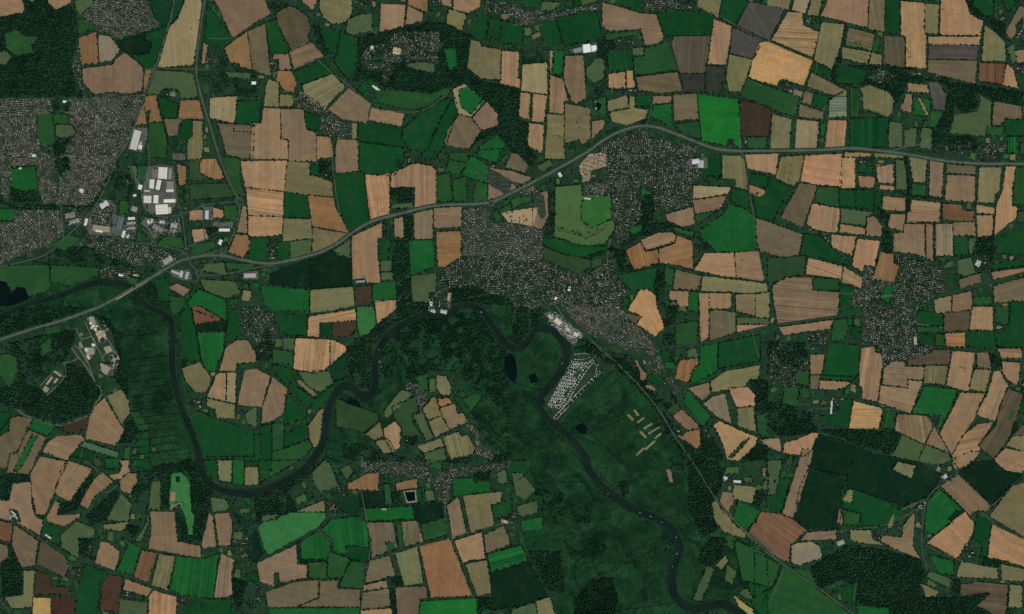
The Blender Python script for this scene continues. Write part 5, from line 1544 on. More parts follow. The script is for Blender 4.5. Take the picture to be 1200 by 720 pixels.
# ---------------------------------------------------------------- villages and estates
VILL = []; MV = Mask(); BLD = []
for ln in VILLAGE_DATA.strip().split('\n'):
    if ln.startswith('T '): _, tx, ty = ln.split(); tx = int(tx); ty = int(ty); continue
    a, dn, lb, rest_ = ln.split('|'); P = parse(rest_, tx, ty); VILL.append((float(a), float(dn), lb, P, abs(area(P))))
streetV, streetF = [], []
gi = 0
for ang, dn, lb, P, A in VILL:
    small = A < 330
    mb = MB(); mb.poly(organic(P, 4, 1.0), 0.38 + .004 * gi, (0.05,) * 3); gi += 1
    o = mb.build('garden_ground', M['garden']); tag(o, 'gardens and drives under the ' + ' '.join(lb.split()[:11]), None, None, 'structure')
    th = R(ang); c0 = np.asarray(P).mean(0); x0, y0, x1, y1 = bb(P); rad = math.hypot(x1 - x0, y1 - y0) / 2 + 4
    cm = np.array([(x0 + x1) / 2, (y0 + y1) / 2]); k1, k2 = RNG.uniform(0, 6, 2); wa = 0 if small else min(4.5, rad * .06)
    def W_(u, v):
        u = np.asarray(u, float); v = np.asarray(v, float)
        uu = u + wa * np.sin(v / 13 + k1) + wa * .6 * np.sin(u / 17 + v / 23); vv = v + wa * np.sin(u / 15 + k2) + wa * .7 * np.sin(v / 21 - u / 31 + k1)
        return cm[0] + uu * math.cos(th) - vv * math.sin(th), cm[1] + uu * math.sin(th) + vv * math.cos(th)
    HX, HY, HA = [], [], []
    nc = 1 if small else max(1, int(A / 650))
    if nc > 1:
        sx = RNG.uniform(x0, x1, nc * 3); sy = RNG.uniform(y0, y1, nc * 3); q = inside(P, sx, sy); sx, sy = sx[q], sy[q]
        if len(sx) == 0: sx, sy = np.array([cm[0]]), np.array([cm[1]])
    else: sx, sy = np.array([cm[0]]), np.array([cm[1]])
    cells = [(k, th + (0 if nc == 1 else random.choice([0, math.pi / 2, 0, .4, -.5, 1.2]))) for k in range(len(sx))]
    def mine(X, Y, k):
        if len(sx) == 1: return np.ones(len(X), bool)
        dd = (X[:, None] - sx) ** 2 + (Y[:, None] - sy) ** 2; return dd.argmin(1) == k
    def W2(u, v): return W_(u, v)
    rows = [(v, k, a_) for k, a_ in cells for v in (np.arange(-rad, rad, 5.0) if not small else np.arange(-rad, rad, 4.2))]
    base_th = th
    for v, kc, th in rows:
        us = np.arange(-rad, rad, 1.5 if dn >= 1 else 1.7)
        X, Y = W_(us, np.full_like(us, v)); m = inside(P, X, Y) & mine(X, Y, kc)
        run = []
        for q in range(len(us)):
            if m[q]: run.append((X[q], Y[q]))
            if (not m[q] or q == len(us) - 1) and run:
                if len(run) > 4 and not small and (dn >= 1 or random.random() < .6):
                    k = len(streetV); vv_, ff_ = ribbon(run, .7, 0.95 + (len(streetV) % 977) * .0002); streetV += vv_; streetF += [tuple(a + k for a in z) for z in ff_]
                run = []
        for sgn in (-1, 1):
            uj = us + RNG.uniform(-.3, .3, len(us)); vj = v + sgn * (1.3 + RNG.uniform(-.25, .25, len(us)))
            X, Y = W_(uj, vj); EX, EY = X + 7 * (vnoise(X, Y, 5, 1) - .5), Y + 7 * (vnoise(X, Y, 5, 2) - .5); X2, Y2 = W_(uj + .5, vj); m = inside(P, EX, EY) & mine(X, Y, kc) & (RNG.random(len(us)) < (np.clip(1.6 - 1.2 * vnoise(X, Y, 11, 4), .45, .95) if dn >= 1 else dn * 1.35 * (vnoise(X, Y, 8, 4) * .7 + .3) if not small else .62)) & ~MR.hit(X, Y) & ~MF.hit(X, Y)
            blk = (np.sin(uj / 9 + v * 1.7 + k1) > -.93)
            m &= blk; HX += list(X[m]); HY += list(Y[m]); HA += list(np.arctan2(-(Y2 - Y), X2 - X)[m] + (RNG.random(m.sum()) < .25) * math.pi / 2)
    HX, HY, HA = map(np.array, (HX, HY, HA)); n = len(HX)
    MV.poly(P)
    if n == 0: continue
    if small:
        n = min(n, 14)
        sel = RNG.permutation(len(HX))[:n]; HX, HY, HA = HX[sel], HY[sel], HA[sel]
        for q in range(n): BLD.append((HX[q], HY[q], R(-ang) + RNG.choice([0, math.pi / 2]), lb, c0))
    else:
        L = RNG.uniform(9, 14.5, n); L[RNG.random(n) < .05] *= 1.8; W = RNG.uniform(6.5, 8.5, n); H = RNG.uniform(4.5, 6.5, n)
        est = dn >= 1
        me = houses(HX, HY, HA, L, W, H, 'houses', [.4, .24, .1, .09, .08, .03, .06] if est else [.24, .22, .2, .12, .08, .1, .04])
        o = link('houses', me); tag(o, lb, 'houses', None, 'stuff')
    # garden trees
    nt_ = int(A * (.15 if dn >= 1 else .42)); X = RNG.uniform(x0, x1, nt_ * 2); Y = RNG.uniform(y0, y1, nt_ * 2); m = inside(P, X, Y) & ~MR.hit(X, Y)
    if not small and len(HX):
        hg = Mask(); i_, j_ = hg.idx(HX, HY); hg.g[i_, j_] = True; m &= ~hg.hit(X, Y)
    if m.sum(): tag(link('garden_trees', crowns(X[m], Y[m], RNG.uniform(3, 6.5 if dn >= 1 else 8, m.sum()), 'garden_trees', tone=1.25)), 'garden trees among the ' + ' '.join(lb.split()[:12]), 'trees', None, 'stuff')
tag(link('street', raw_mesh('street', streetV, streetF, M['asphalt'])), 'small grey streets winding between rows of houses', None, None, 'stuff')

# individual farm and hamlet buildings
random.shuffle(BLD); BLD = BLD[:300]
RN = [('brown', 0), ('grey', 1), ('pale', 2), ('terracotta', 3), ('dark', 4), ('whitish', 5)]
BM = {}
for nm, k in RN:
    for long_ in (0, 1):
        n1 = np.array([0.0]); me = houses(np.array([600.0]), np.array([360.0]), n1, np.array([23.0 if long_ else 13.0]), np.array([10.0 if long_ else 9.0]), np.array([5.0]), 'farm_building', [1.0 if q == k else 0.0 for q in range(7)])
        BM[(nm, long_)] = me
cnt = {}; 
BLD = [(b, random.choices(RN, [3, 3, 4, 3, 1, 3])[0][0], int(random.random() < .4)) for b in BLD]
for (x, y, a, lb, c0), nm, lg in BLD:
    k = 'long %s-roofed barn' % nm if lg else '%s-roofed house' % nm
    pos = compass(x - c0[0], y - c0[1]) + 'ernmost part'
    L0 = '%s in the %s of the %s' % (k, compass(x - c0[0], y - c0[1]), lb); L0 = ' '.join(L0.split()[:16])
    cnt[L0] = cnt.get(L0, 0) + 1
for (x, y, a, lb, c0), nm, lg in BLD:
    k = 'long %s-roofed barn' % nm if lg else '%s-roofed house' % nm
    L0 = '%s in the %s of the %s' % (k, compass(x - c0[0], y - c0[1]), lb); L0 = ' '.join(L0.split()[:16])
    o = link('barn' if lg else 'house', BM[(nm, lg)], (gx(x), gy(y), .5)); o.rotation_euler = (0, 0, a); s = random.uniform(.8, 1.3); o.scale = (s, s, 1)
    tag(o, L0, 'barn' if lg else 'house', 'buildings of the ' + ' '.join(lb.split()[:9]))
    
# ---------------------------------------------------------------- large sheds, tanks and other single buildings
def box_mesh(name, L, W, z0, z1, mat):
    a, b = L / 2, W / 2; V = [(x, y, z) for z in (z0, z1) for x, y in ((-a, -b), (a, -b), (a, b), (-a, b))]
    return raw_mesh(name, V, [(0, 1, 5, 4), (1, 2, 6, 5), (2, 3, 7, 6), (3, 0, 4, 7), (4, 5, 6, 7), (3, 2, 1, 0)], mat)
MATC = {}
def roofmat(h):
    if h not in MATC: MATC[h] = plain('sheet_roof_' + h.lower(), h, .7, .25, .22, .06)
    return MATC[h]
def shed(t, cx, cy, w_, h_, ang, col, label, cat='warehouse', ht=9.0):
    x, y = t[0] * 300 + cx / 4, t[1] * 180 + cy / 4
    L, W = w_ * 2.5, h_ * 2.5
    r = bpy.data.objects.new(cat.replace(' ', '_'), None); C.objects.link(r); r.location = (gx(x), gy(y), .4); r.rotation_euler = (0, 0, R(-ang)); tag(r, label, cat, None)
    if L < W: swap = True; L, W = W, L
    else: swap = False
    def put(nm, me):
        o = link(nm, me, parent=r)
        if swap: o.rotation_euler = (0, 0, math.pi / 2)
        return o
    put('wall', box_mesh('wall', L, W, 0, ht, M['wall']))
    nb = max(1, int(round(W / 45))); bw = W / nb; mt = roofmat(col)
    for k in range(nb):
        yc = -W / 2 + bw * (k + .5); rh = bw * .07
        V = [(-L / 2 - .5, yc - bw / 2, ht + .05), (L / 2 + .5, yc - bw / 2, ht + .05), (L / 2 + .5, yc, ht + rh), (-L / 2 - .5, yc, ht + rh), (L / 2 + .5, yc + bw / 2, ht + .05), (-L / 2 - .5, yc + bw / 2, ht + .05)]
        o = put('roof', raw_mesh('roof', V, [(0, 1, 2, 3), (3, 2, 4, 5)], mt))
        if L > 60:
            V, F = [], []
            for j in range(int(L / 18)):
                xx = -L / 2 + 10 + j * 18
                for sg in (-1, 1):
                    k0 = len(V); y0, y1 = yc + sg * bw * .12, yc + sg * bw * .36; z0, z1 = ht + rh * .76 + .15, ht + rh * .28 + .15
                    V += [(xx, y0, z0), (xx + 2.2, y0, z0), (xx + 2.2, y1, z1), (xx, y1, z1)]; F.append((k0, k0 + 1, k0 + 2, k0 + 3))
            link('rooflight', raw_mesh('rooflight', V, F, M['glass']), parent=o)
    return r
YARDS = [((0, 1), '690,60 810,60 825,130 828,240 800,285 720,290 680,260 665,200'), ((0, 1), '680,300 790,300 840,300 850,370 760,380 720,400 690,350 660,330'), ((0, 1), '440,250 470,215 520,220 545,250 540,360 520,385 420,380 400,340'),
 ((0, 1), '545,290 585,290 570,385 530,385'), ((0, 1), '590,295 640,300 640,400 570,400'), ((0, 1), '955,250 1000,250 1000,312 955,312'), ((0, 1), '800,545 890,545 900,590 860,595 800,570'), ((0, 1), '1140,555 1210,550 1210,590 1140,590'),
 ((0, 1), '740,500 770,475 830,500 770,530'), ((2, 0), '270,235 400,200 405,245 290,250'), ((0, 0), '600,700 625,600 690,600 690,650 665,715'), ((0, 2), '380,80 430,35 520,110 560,240 470,300 400,265 350,200'),
 ((0, 2), '190,370 260,300 300,330 230,410'), ((2, 2), '150,30 180,20 340,130 290,180 230,130'), ((2, 2), '145,470 150,430 230,340 270,280 285,215 350,215 435,262 390,320 215,530 185,525'), ((0, 1), '810,0 870,0 870,30 810,30'),
 ((0, 1), '995,320 1100,318 1090,350 1000,345'), ((0, 1), '620,60 640,60 660,160 640,160'), ((2, 1), '820,30 915,20 918,70 820,70')]
for t_, s_ in [((2, 1), '315,60 360,5 440,0 447,60 370,80 362,130 330,130'), ((1, 1), '1150,280 1320,250 1320,270 1300,340 1180,320')]:
    mb = MB(); mb.poly(organic(tp(t_, s_), 4, 1), .78, hexc('9A8566')); o = mb.build('building_site', M['building']); tag(o, 'bare sandy building site on the edge of the ' + ('central village' if t_[0] == 2 else 'long western village'), None, None, 'structure')
WR = ['400,75 440,160 470,215 485,250 520,290 560,250', '350,180 400,230 445,350 470,380', '360,110 385,150 430,140 450,190 420,240 400,200', '445,60 490,130 530,190 560,250', '385,150 370,190 410,260', '480,240 510,200 535,215 545,280 520,290', '330,180 360,230 400,270 445,350', '300,262 350,250 365,240',
 '80,480 100,500 150,520 265,550 290,555 420,505 435,470 475,410 465,370', '175,450 230,405 305,325 300,262', '190,370 260,300 300,330']
road('service_road', [tp((0, 2), q) for q in WR], .7, 1.62, roofmat('716F60'), 'pale service roads looping through the round-tank works and compound', 3)
for q_ in ['445,110 490,110 500,150 465,165', '485,190 515,180 530,205 500,220', '515,225 555,222 565,265 530,280', '400,190 440,190 445,220 405,230', '470,260 520,285 500,320 470,300', '415,45 440,45 455,100 430,105']:
    mb = MB(); mb.poly(tp((0, 2), q_), 1.5 + .01 * len(q_) + .001 * ord(q_[0]), hexc('8C8470')); o = mb.build('concrete_pad', M['building']); tag(o, 'pale concrete pad inside the round-tank works', None, None, 'structure')
for i, (t, s) in enumerate(YARDS):
    mb = MB(); P = tp(t, s); mb.poly(P, 1.1 + .02 * i, (.1, .1, .1)); MV.poly(P)
    o = mb.build('concrete_yard', M['garden'] if i in (0, 1, 2, 14) and False else (M['verge'] if i in (14, 11, 12) else M['yard']))
    near_nm = near(np.asarray(P).mean(0)); tag(o, 'grey concrete yard and parking, %s' % near_nm, None, None, 'structure')
T01 = (0, 1)
SH = [(T01, 763, 92, 42, 54, 3, 'C8C4B8', 'square white warehouse at the top of the white warehouse loop'), (T01, 797, 95, 16, 50, 3, '7C7468', 'narrow brown-grey shed right of the topmost white warehouse'),
 (T01, 712, 143, 22, 42, 5, 'C9C6BA', 'upright white shed at the left of the warehouse loop second row'), (T01, 743, 147, 20, 46, 12, 'CBC8BE', 'slightly tilted white shed in the centre of the second row'),
 (T01, 766, 150, 20, 58, 3, '3A3A38', 'dark-roofed shed between the white sheds of the warehouse loop'), (T01, 797, 148, 32, 34, 3, '77736A', 'grey shed at the right of the warehouse loop second row'),
 (T01, 797, 174, 34, 14, 0, 'C2BEB2', 'low white shed above the long white strip shed'), (T01, 795, 222, 54, 16, -2, 'D8D6CE', 'brightest long white strip shed at the right of the loop'),
 (T01, 692, 215, 36, 34, 2, 'C6C2B6', 'ribbed square white shed at the left edge of the loop'), (T01, 731, 215, 22, 38, 4, 'CFCCC2', 'upright white shed beside the ribbed square shed'),
 (T01, 759, 262, 58, 46, -3, 'CFC9B8', 'largest cream warehouse at the bottom of the loop'), (T01, 795, 266, 14, 28, 0, 'B9B4A6', 'small pale annex right of the largest cream warehouse'),
 (T01, 725, 95, 30, 40, -10, '605D55', 'dark car park deck at the top left of the loop'), (T01, 690, 176, 24, 9, 0, 'A9A59A', 'small pale shed at the left of the loop'),
 (T01, 657, 158, 18, 22, 15, 'CFCEC8', 'small white office west of the warehouse loop'), (T01, 632, 197, 14, 10, 0, 'CFCEC8', 'tiny white building south-west of the small white office'),
 (T01, 630, 261, 28, 24, 20, '807D75', 'grey offices below the oblong playing field'), (T01, 488, 240, 40, 26, -32, 'B9BBB8', 'pale tilted office block by the diagonal railway'),
 (T01, 617, 305, 32, 12, -5, 'C9C9C4', 'upper white bar shed in the middle of the business park'), (T01, 615, 327, 40, 12, -8, '94928A', 'second grey bar shed below the white bar shed'), (T01, 614, 350, 40, 11, -8, '84827A', 'third grey bar shed of the stacked row'),
 (T01, 580, 378, 14, 32, 18, 'D3D2CC', 'narrow white shed at the foot of the stacked bar sheds'), (T01, 598, 388, 14, 18, 18, 'BDBCB4', 'small white block beside the narrow white shed'),
 (T01, 705, 318, 28, 20, -22, 'CDCBC4', 'white shed on the left of the two below the loop'), (T01, 760, 322, 26, 14, 10, 'B4B2AA', 'pale shed on the right of the two below the loop'),
 (T01, 740, 350, 50, 24, 30, '6F6E67', 'large grey flat shed below the two white sheds'), (T01, 815, 337, 28, 26, 5, '9DA19F', 'pale grey office beside the western road of the junction'), (T01, 812, 362, 26, 14, 0, '7C7C76', 'grey block below the pale grey office'),
 (T01, 403, 322, 13, 34, 15, 'C4C2BA', 'narrow white shed beside the diagonal railway'), (T01, 465, 362, 34, 14, 10, 'D0CCBE', 'bright white roof over the brown factory'), (T01, 475, 352, 80, 28, 6, '8A7D68', 'wide brown-roofed factory in the south of the business park'),
 (T01, 562, 325, 26, 60, 14, '4B545A', 'blue-grey car park block in the middle of the business park'), (T01, 350, 318, 44, 20, -15, '84807A', 'grey shed between the western estate and the railway'), (T01, 330, 290, 46, 26, -10, '716B66', 'brown-grey supermarket west of the railway'),
 (T01, 970, 288, 16, 40, 2, 'AEB2B2', 'pale hospital block left of the construction plots'), (T01, 1052, 359, 50, 13, 0, 'D2D0C8', 'long white shed inside the construction loop'), (T01, 1033, 416, 16, 24, 25, 'C9C7C0', 'small white shed south of the construction plots'),
 (T01, 787, 500, 46, 26, -35, '8B8B85', 'pale park-and-ride block just above the dual carriageway'), (T01, 823, 558, 42, 12, 22, '9E9C94', 'first row of sheds below the dual carriageway'), (T01, 850, 565, 14, 30, 15, 'A9A79E', 'middle shed below the dual carriageway'), (T01, 876, 572, 14, 34, 15, '99978F', 'eastern shed below the dual carriageway'),
 (T01, 1172, 572, 56, 20, -2, '9A9A92', 'pale long shed beside the lower junction road'), (T01, 568, 570, 24, 14, 10, 'C6C4BC', 'white riverside boat shed west of the carriageway bridge'), (T01, 637, 570, 26, 10, 12, 'A8A69E', 'long riverside shed close to the carriageway bridge'),
 (T01, 382, 175, 22, 18, 35, 'BDBBB4', 'white school building inside the western estate'), (T01, 160, 10, 20, 14, 0, 'C2C0B8', 'white school block at the top of the western streets'), (T01, 95, 70, 14, 8, 0, 'B9B7B0', 'small white pavilion above the bright playing field'),
 ((0, 0), 635, 657, 34, 92, 15, 'B5B1A8', 'very long white-roofed depot north of the warehouse loop'), ((0, 0), 657, 690, 18, 20, 15, 'C9C7C0', 'small white annex at the foot of the long depot'), ((0, 0), 660, 672, 10, 14, 15, 'A09E96', 'small pale lean-to beside the long depot'),
 ((0, 0), 305, 478, 20, 12, 10, 'D0CEC8', 'bright white hall in trees between the two estate halves'), ((0, 0), 1190, 390, 20, 14, 0, 'DADAD6', 'bright white hall at the right of the park woods'), ((0, 0), 810, 440, 26, 20, 20, '74716A', 'grey barn in the olive field beside the ring road'),
 ((2, 0), 350, 228, 36, 38, -8, 'E0E1DE', 'larger of the two bright white northern sheds'), ((2, 0), 384, 228, 25, 27, -8, 'DCDDDA', 'smaller bright white shed right of the larger one'), ((2, 0), 308, 235, 40, 20, -12, '6F7470', 'grey glasshouse block left of the bright white sheds'),
 ((1, 0), 558, 412, 8, 30, -50, 'CDCBC4', 'narrow white bar building south of the oval village'), ((1, 0), 570, 416, 6, 26, -50, 'C0BEB6', 'second narrow white bar south of the oval village'), ((1, 0), 543, 225, 14, 18, 0, 'B9BCB8', 'pale dome-like hall in the west of the oval village'),
 ((1, 0), 660, 240, 36, 30, 15, 'B9A076', 'sandy building plot in the middle of the oval village'), ((2, 1), 860, 38, 34, 22, -8, 'BFC2BF', 'pale glasshouse at the north-east of the central village'), ((2, 1), 885, 50, 26, 34, 0, '9EA19E', 'greyer glasshouse next to the pale glasshouse'),
 ((2, 1), 355, 212, 32, 8, 8, 'B5AE9C', 'cream clubhouse at the top of the golf course'), ((2, 1), 268, 634, 12, 20, 8, 'D6D5D0', 'small bright white hall in the long village'), ((2, 1), 205, 680, 12, 14, 30, 'CFCEC8', 'white hall near the southern edge of the long village'),
 ((2, 1), 225, 100, 22, 14, 60, 'B9BAB6', 'pale barn below the carriageway east of the dull green fields'), ((1, 1), 490, 600, 44, 10, -6, '80837C', 'grey farm shed below the big tan field'), ((1, 1), 505, 580, 18, 10, 0, '6C6F68', 'small grey barn at the notch of the big tan field'), ((1, 1), 905, 672, 14, 36, 15, 'A08478', 'reddish riverside boathouse beside the marsh loop'), ((1, 1), 822, 706, 16, 22, 0, 'C6C7C2', 'white riverside boathouse left of the reddish one'),
 ((1, 2), 830, 18, 24, 16, 20, '9DA09A', 'pale boatyard shed at the top of the marsh loop'), ((1, 2), 880, 22, 30, 18, 15, 'A7AAA4', 'longer pale boatyard shed at the top of the marsh loop'),
 ((2, 2), 215, 68, 34, 22, 40, 'C6B998', 'sandy-white boatyard shed at the head of the boatyard'), ((2, 2), 300, 128, 24, 16, 35, 'B9B9B2', 'pale boat shed at the southern end of the boatyard'), ((2, 2), 262, 105, 22, 16, 38, 'A5A69E', 'grey boat shed in the middle of the boatyard'), ((2, 2), 180, 45, 24, 14, 42, '9DA098', 'grey boat shed at the north-west of the boatyard'),
 ((0, 2), 232, 345, 44, 10, -52, '9A8674', 'long western wing of the walled compound'), ((0, 2), 262, 345, 26, 10, -52, '97816F', 'inner wing of the walled compound'), ((0, 2), 215, 385, 24, 26, -52, '8D7565', 'square reddish block at the foot of the walled compound'), ((0, 2), 270, 312, 40, 8, 38, '9A8A7C', 'northern wing of the walled compound'),
 ((0, 2), 405, 200, 16, 16, 20, 'B6B6B0', 'white control building in the round-tank works'), ((0, 2), 415, 235, 22, 14, 60, 'A9A79E', 'pale shed in the south of the round-tank works'), ((0, 2), 380, 180, 14, 30, -25, '6F7069', 'grey shed in the west of the round-tank works'), ((0, 2), 438, 178, 16, 12, 20, 'C4C4BE', 'small white shed in the centre of the round-tank works'),
 ((3, 2), 297, 470, 9, 62, 4, 'B3B5B0', 'very long thin pale poultry shed in the bright green field'), ((3, 2), 690, 158, 14, 36, 0, 'A29488', 'pale-pink barn at the edge of the eastern village'), ((2, 3), 1000, 82, 18, 16, 20, 'C9C9C4', 'white barn by the southern railway farmyard'), ((2, 3), 1055, 98, 36, 12, 5, 'BEBFBA', 'long whitish barn by the southern railway farmyard'), ((2, 3), 1020, 128, 14, 18, 0, '5F5E5A', 'dark barn below the whitish barns'),
 ((3, 3), 828, 75, 26, 18, -30, 'B5B4AA', 'pale barn between the two darkest fields in the south-east'), ((3, 3), 340, 385, 34, 20, -20, '8F8A80', 'greyish barn complex north of the southern wood'), ((0, 3), 62, 245, 30, 8, 40, 'AFA99C', 'pale farm shed in the south-west farmyard'), ((0, 3), 75, 265, 26, 10, 40, 'A8A294', 'second pale farm shed in the south-west farmyard'), ((0, 3), 55, 262, 8, 26, 40, '9D978A', 'upright farm shed in the south-west farmyard'), ((0, 3), 225, 355, 34, 9, 35, 'A5A8A0', 'pale diagonal barn at the south-west crossroads'),
 ((1, 3), 600, 228, 22, 8, 0, '8E8672', 'small barn on the bright green southern strip'), ((1, 3), 1165, 285, 30, 14, 15, 'B3947E', 'large terracotta barn by the southern crossroads'), ((3, 2), 1085, 95, 18, 10, 0, 'A9A9A2', 'pale barn near the right-hand crossroads'), ((3, 1), 985, 515, 22, 26, 30, 'BDBDB6', 'white barn beside the eastern village wood')]
for a in SH:
    sm = max(a[3], a[4]) < 32
    shed(*a, cat='shed' if sm else 'warehouse', ht=5.5 if sm else 9)
MSH = Mask()
for a in SH: MSH.poly([(a[0][0] * 300 + (a[1] + q * a[3] / 2) / 4, a[0][1] * 180 + (a[2] + r * a[4] / 2) / 4) for q, r in ((-1, -1), (1, -1), (1, 1), (-1, 1))])
def disc(name, r0, r1, z0, z1, mat, n=20):
    t = np.linspace(0, 2 * math.pi, n, endpoint=False); V = []
    for r, z in ((r1, z0), (r1, z1), (r0, z1), (r0, z0)): V += [(r * math.cos(a), r * math.sin(a), z) for a in t]
    F = [(k * n + i, k * n + (i + 1) % n, (k + 1) * n + (i + 1) % n, (k + 1) * n + i) for k in range(3) for i in range(n)]
    return raw_mesh(name, V, F, mat)
def ngon(name, r, z, mat, n=20):
    me = bpy.data.meshes.new(name); me.from_pydata([(r * math.cos(a), r * math.sin(a), z) for a in np.linspace(0, 2 * math.pi, n, endpoint=False)], [], [tuple(range(n))]); me.materials.append(mat); return me
TK = [(415, 55, 7, 'g'), (425, 75, 7, 'w'), (437, 90, 7, 'w'), (428, 98, 5, 'w'), (447, 105, 7, 'w'), (455, 90, 5, 'w'), (457, 127, 8, 'o'), (470, 117, 7, 'o'), (468, 142, 8, 'o'), (481, 155, 13, 'd'), (490, 132, 7, 'o'), (483, 70, 5, 'g'), (494, 86, 6, 'g'), (505, 102, 6, 'g'), (497, 110, 4, 'g'),
 (520, 238, 11, 'd'), (541, 230, 11, 'd'), (550, 257, 11, 'd'), (528, 262, 8, 'd'), (381, 128, 7, 'g')]
TM = {'w': roofmat('CFCDBF'), 'o': roofmat('B99A78'), 'd': M['tankwater'], 'g': roofmat('56654E')}
TL = {'w': 'whitish round tank', 'o': 'sandy-orange round tank', 'd': 'dark water-filled round tank', 'g': 'greenish round tank'}
for k, (x, y, r, c) in enumerate(TK):
    o = bpy.data.objects.new('treatment_tank', None); C.objects.link(o); o.location = (gx(x / 4), gy(360 + y / 4), 1.6)
    side = ['northern', 'eastern', 'southern', 'western'][(0 if y < 100 else 2) if abs(x - 460) < 60 else (1 if x > 460 else 3)]
    nb = sorted((math.hypot(a - x, b - y), q) for q, (a, b, _, _) in enumerate(TK) if q != k)[0][1]
    tag(o, '%s with its nearest neighbour to the %s in the round-tank works' % (('large ' if r > 9 else 'small ' if r < 6 else '') + TL[c], compass(TK[nb][0] - x, TK[nb][1] - y)), 'tank', 'round tanks of the treatment works')
    link('rim', disc('rim', r * 2.5 - 2.2, r * 2.5, 0, 3, M['concrete']), parent=o); link('surface', ngon('surface', r * 2.5 - 2, 2.0, TM[c]), parent=o)
    link('bridge', box_mesh('bridge', r * 5 - 2, 1.2, 3.0, 3.4, M['concrete']), parent=o)

# ---------------------------------------------------------------- boat basins, jetties and boats
V, F = [], []
def addrib(Q, w_, z):
    k = len(V); v, f = ribbon(Q, w_, z); V.extend(v); F.extend(tuple(a + k for a in q) for q in f)
for q in CH: addrib(smooth(tp(*q), 4), 1.9, 1.62)
for i, q in enumerate(BAS): addrib(np.array(q), 1.2, 1.65 + .004 * i)
tag(link('boat_basin', raw_mesh('boat_basin', V, F, M['river'])), 'dark narrow moorings and channels cut into the marina bank', None, None, 'structure')
def boat_mesh(L, W):
    P = [(-L / 2, -W * .38), (-L * .1, -W / 2), (L * .25, -W * .42), (L / 2, 0), (L * .25, W * .42), (-L * .1, W / 2), (-L / 2, W * .38)]
    n = len(P); V = [(x * .86, y * .7, -.4) for x, y in P] + [(x, y, 1.3) for x, y in P]
    F = [tuple(range(n, 2 * n)), tuple(range(n))[::-1]] + [(i, (i + 1) % n, n + (i + 1) % n, n + i) for i in range(n)]
    k = len(V); a, b, c = -L * .36, L * .18, W * .3
    V += [(a, -c, 1.3), (b, -c * .8, 1.3), (b, c * .8, 1.3), (a, c, 1.3), (a + .3, -c * .8, 2.7), (b - 1.2, -c * .65, 2.6), (b - 1.2, c * .65, 2.6), (a + .3, c * .8, 2.7)]
    F += [(k, k + 1, k + 5, k + 4), (k + 1, k + 2, k + 6, k + 5), (k + 2, k + 3, k + 7, k + 6), (k + 3, k, k + 4, k + 7), (k + 4, k + 5, k + 6, k + 7)]
    me = bpy.data.meshes.new('motor_cruiser'); me.from_pydata(V, [], F); me.materials.append(M['hull']); me.materials.append(M['glass'])
    for i, p in enumerate(me.polygons):
        if i in (len(F) - 4,): p.material_index = 1
    return me
BT = [boat_mesh(11, 4.2), boat_mesh(13, 4.6), boat_mesh(9, 3.4)]
NB = [0]
def boat(x, y, a, label, group, z=1.9, s=1.3):
    o = link('motor_cruiser', BT[NB[0] % 3], (gx(x), gy(y), z)); o.rotation_euler = (0, 0, a); o.scale = (s, s, s); tag(o, label, 'boat', group); NB[0] += 1
ORD = 'first second third fourth fifth sixth seventh eighth ninth tenth eleventh twelfth thirteenth fourteenth fifteenth sixteenth seventeenth eighteenth nineteenth twentieth'.split()
ORD += ['%s-%s' % (d_, o_) for d_ in ('twenty', 'thirty') for o_ in ORD[:9]]
for i, q in enumerate(BAS):
    a, b = np.array(q[0]), np.array(q[1]); L = np.hypot(*(b - a)); dd = (b - a) / L; nn = np.array([-dd[1], dd[0]])
    where = 'southern' if i < 5 else 'middle' if i < 10 else 'northern'
    for sg in (-1, 1):
        for k in range(int(L / 1.5)):
            if random.random() < .25: continue
            p = a + dd * (k * 2.2 + .9) + nn * sg * .75
            if k * 2.2 + .9 > L: break
            side = 'upper' if nn[1] * sg < 0 else 'lower'
            if i < 15: lb = 'white boat, %s from the river, %s side of the %s finger dock from the south' % (ORD[k], side, ORD[i])
            else: lb = 'white boat, %s from the river, %s side of the %s boatyard dock from the north' % (ORD[k], side, ORD[i - 15])
            boat(p[0], p[1], math.atan2(-nn[1], nn[0]) + random.uniform(-.1, .1), lb, 'boats moored in the basins')
for q, nm in zip(CH, ('long inner channel', 'outer back channel', 'short link', 'hooked end')):
    Q = smooth(tp(*q), 6); T = np.gradient(Q, axis=0); Ls = np.cumsum(np.hypot(*T.T))
    for c_, s_ in enumerate(np.arange(1, Ls[-1], 2.6)):
        k = int(np.searchsorted(Ls, s_)); k = min(k, len(Q) - 1); t = T[k] / np.hypot(*T[k]); nn = np.array([-t[1], t[0]])
        for sg in (-1, 1):
            if random.random() < .3: continue
            p = Q[k] + nn * sg * .95; boat(p[0], p[1], math.atan2(-t[1], t[0]), 'white boat on the %s bank, %s along the %s of the boat basins' % ('left' if nn[0] * sg < 0 else 'right', ORD[c_], nm), 'boats moored in the basins')
for k, (x, y, a, lb) in enumerate([(712.5, 578.7, -40, 'white boat on the river nearest the ribbed marsh in the south'), (750, 601, -30, 'white boat on the river where it starts its southern bend'), (762.5, 605.5, -30, 'white boat just behind another at the southern bend'), (775.7, 612.5, -40, 'white boat on the outside of the southern bend'), (792.5, 630, -75, 'white boat at the mouth of the long straight ditch'), (793, 649, 88, 'white boat mid-river below the straight ditch'), (788, 664, 80, 'lowest white boat on the southern river'),
 (659, 426, 70, 'lone white cruiser on the river beside the boat basins'), (564, 366, -50, 'white boat at the crest of the marsh loop'), (444, 410, 80, 'white boat on the river by the white jetty')]):
    boat(x, y, R(a), lb, None, 1.6, 1.2)
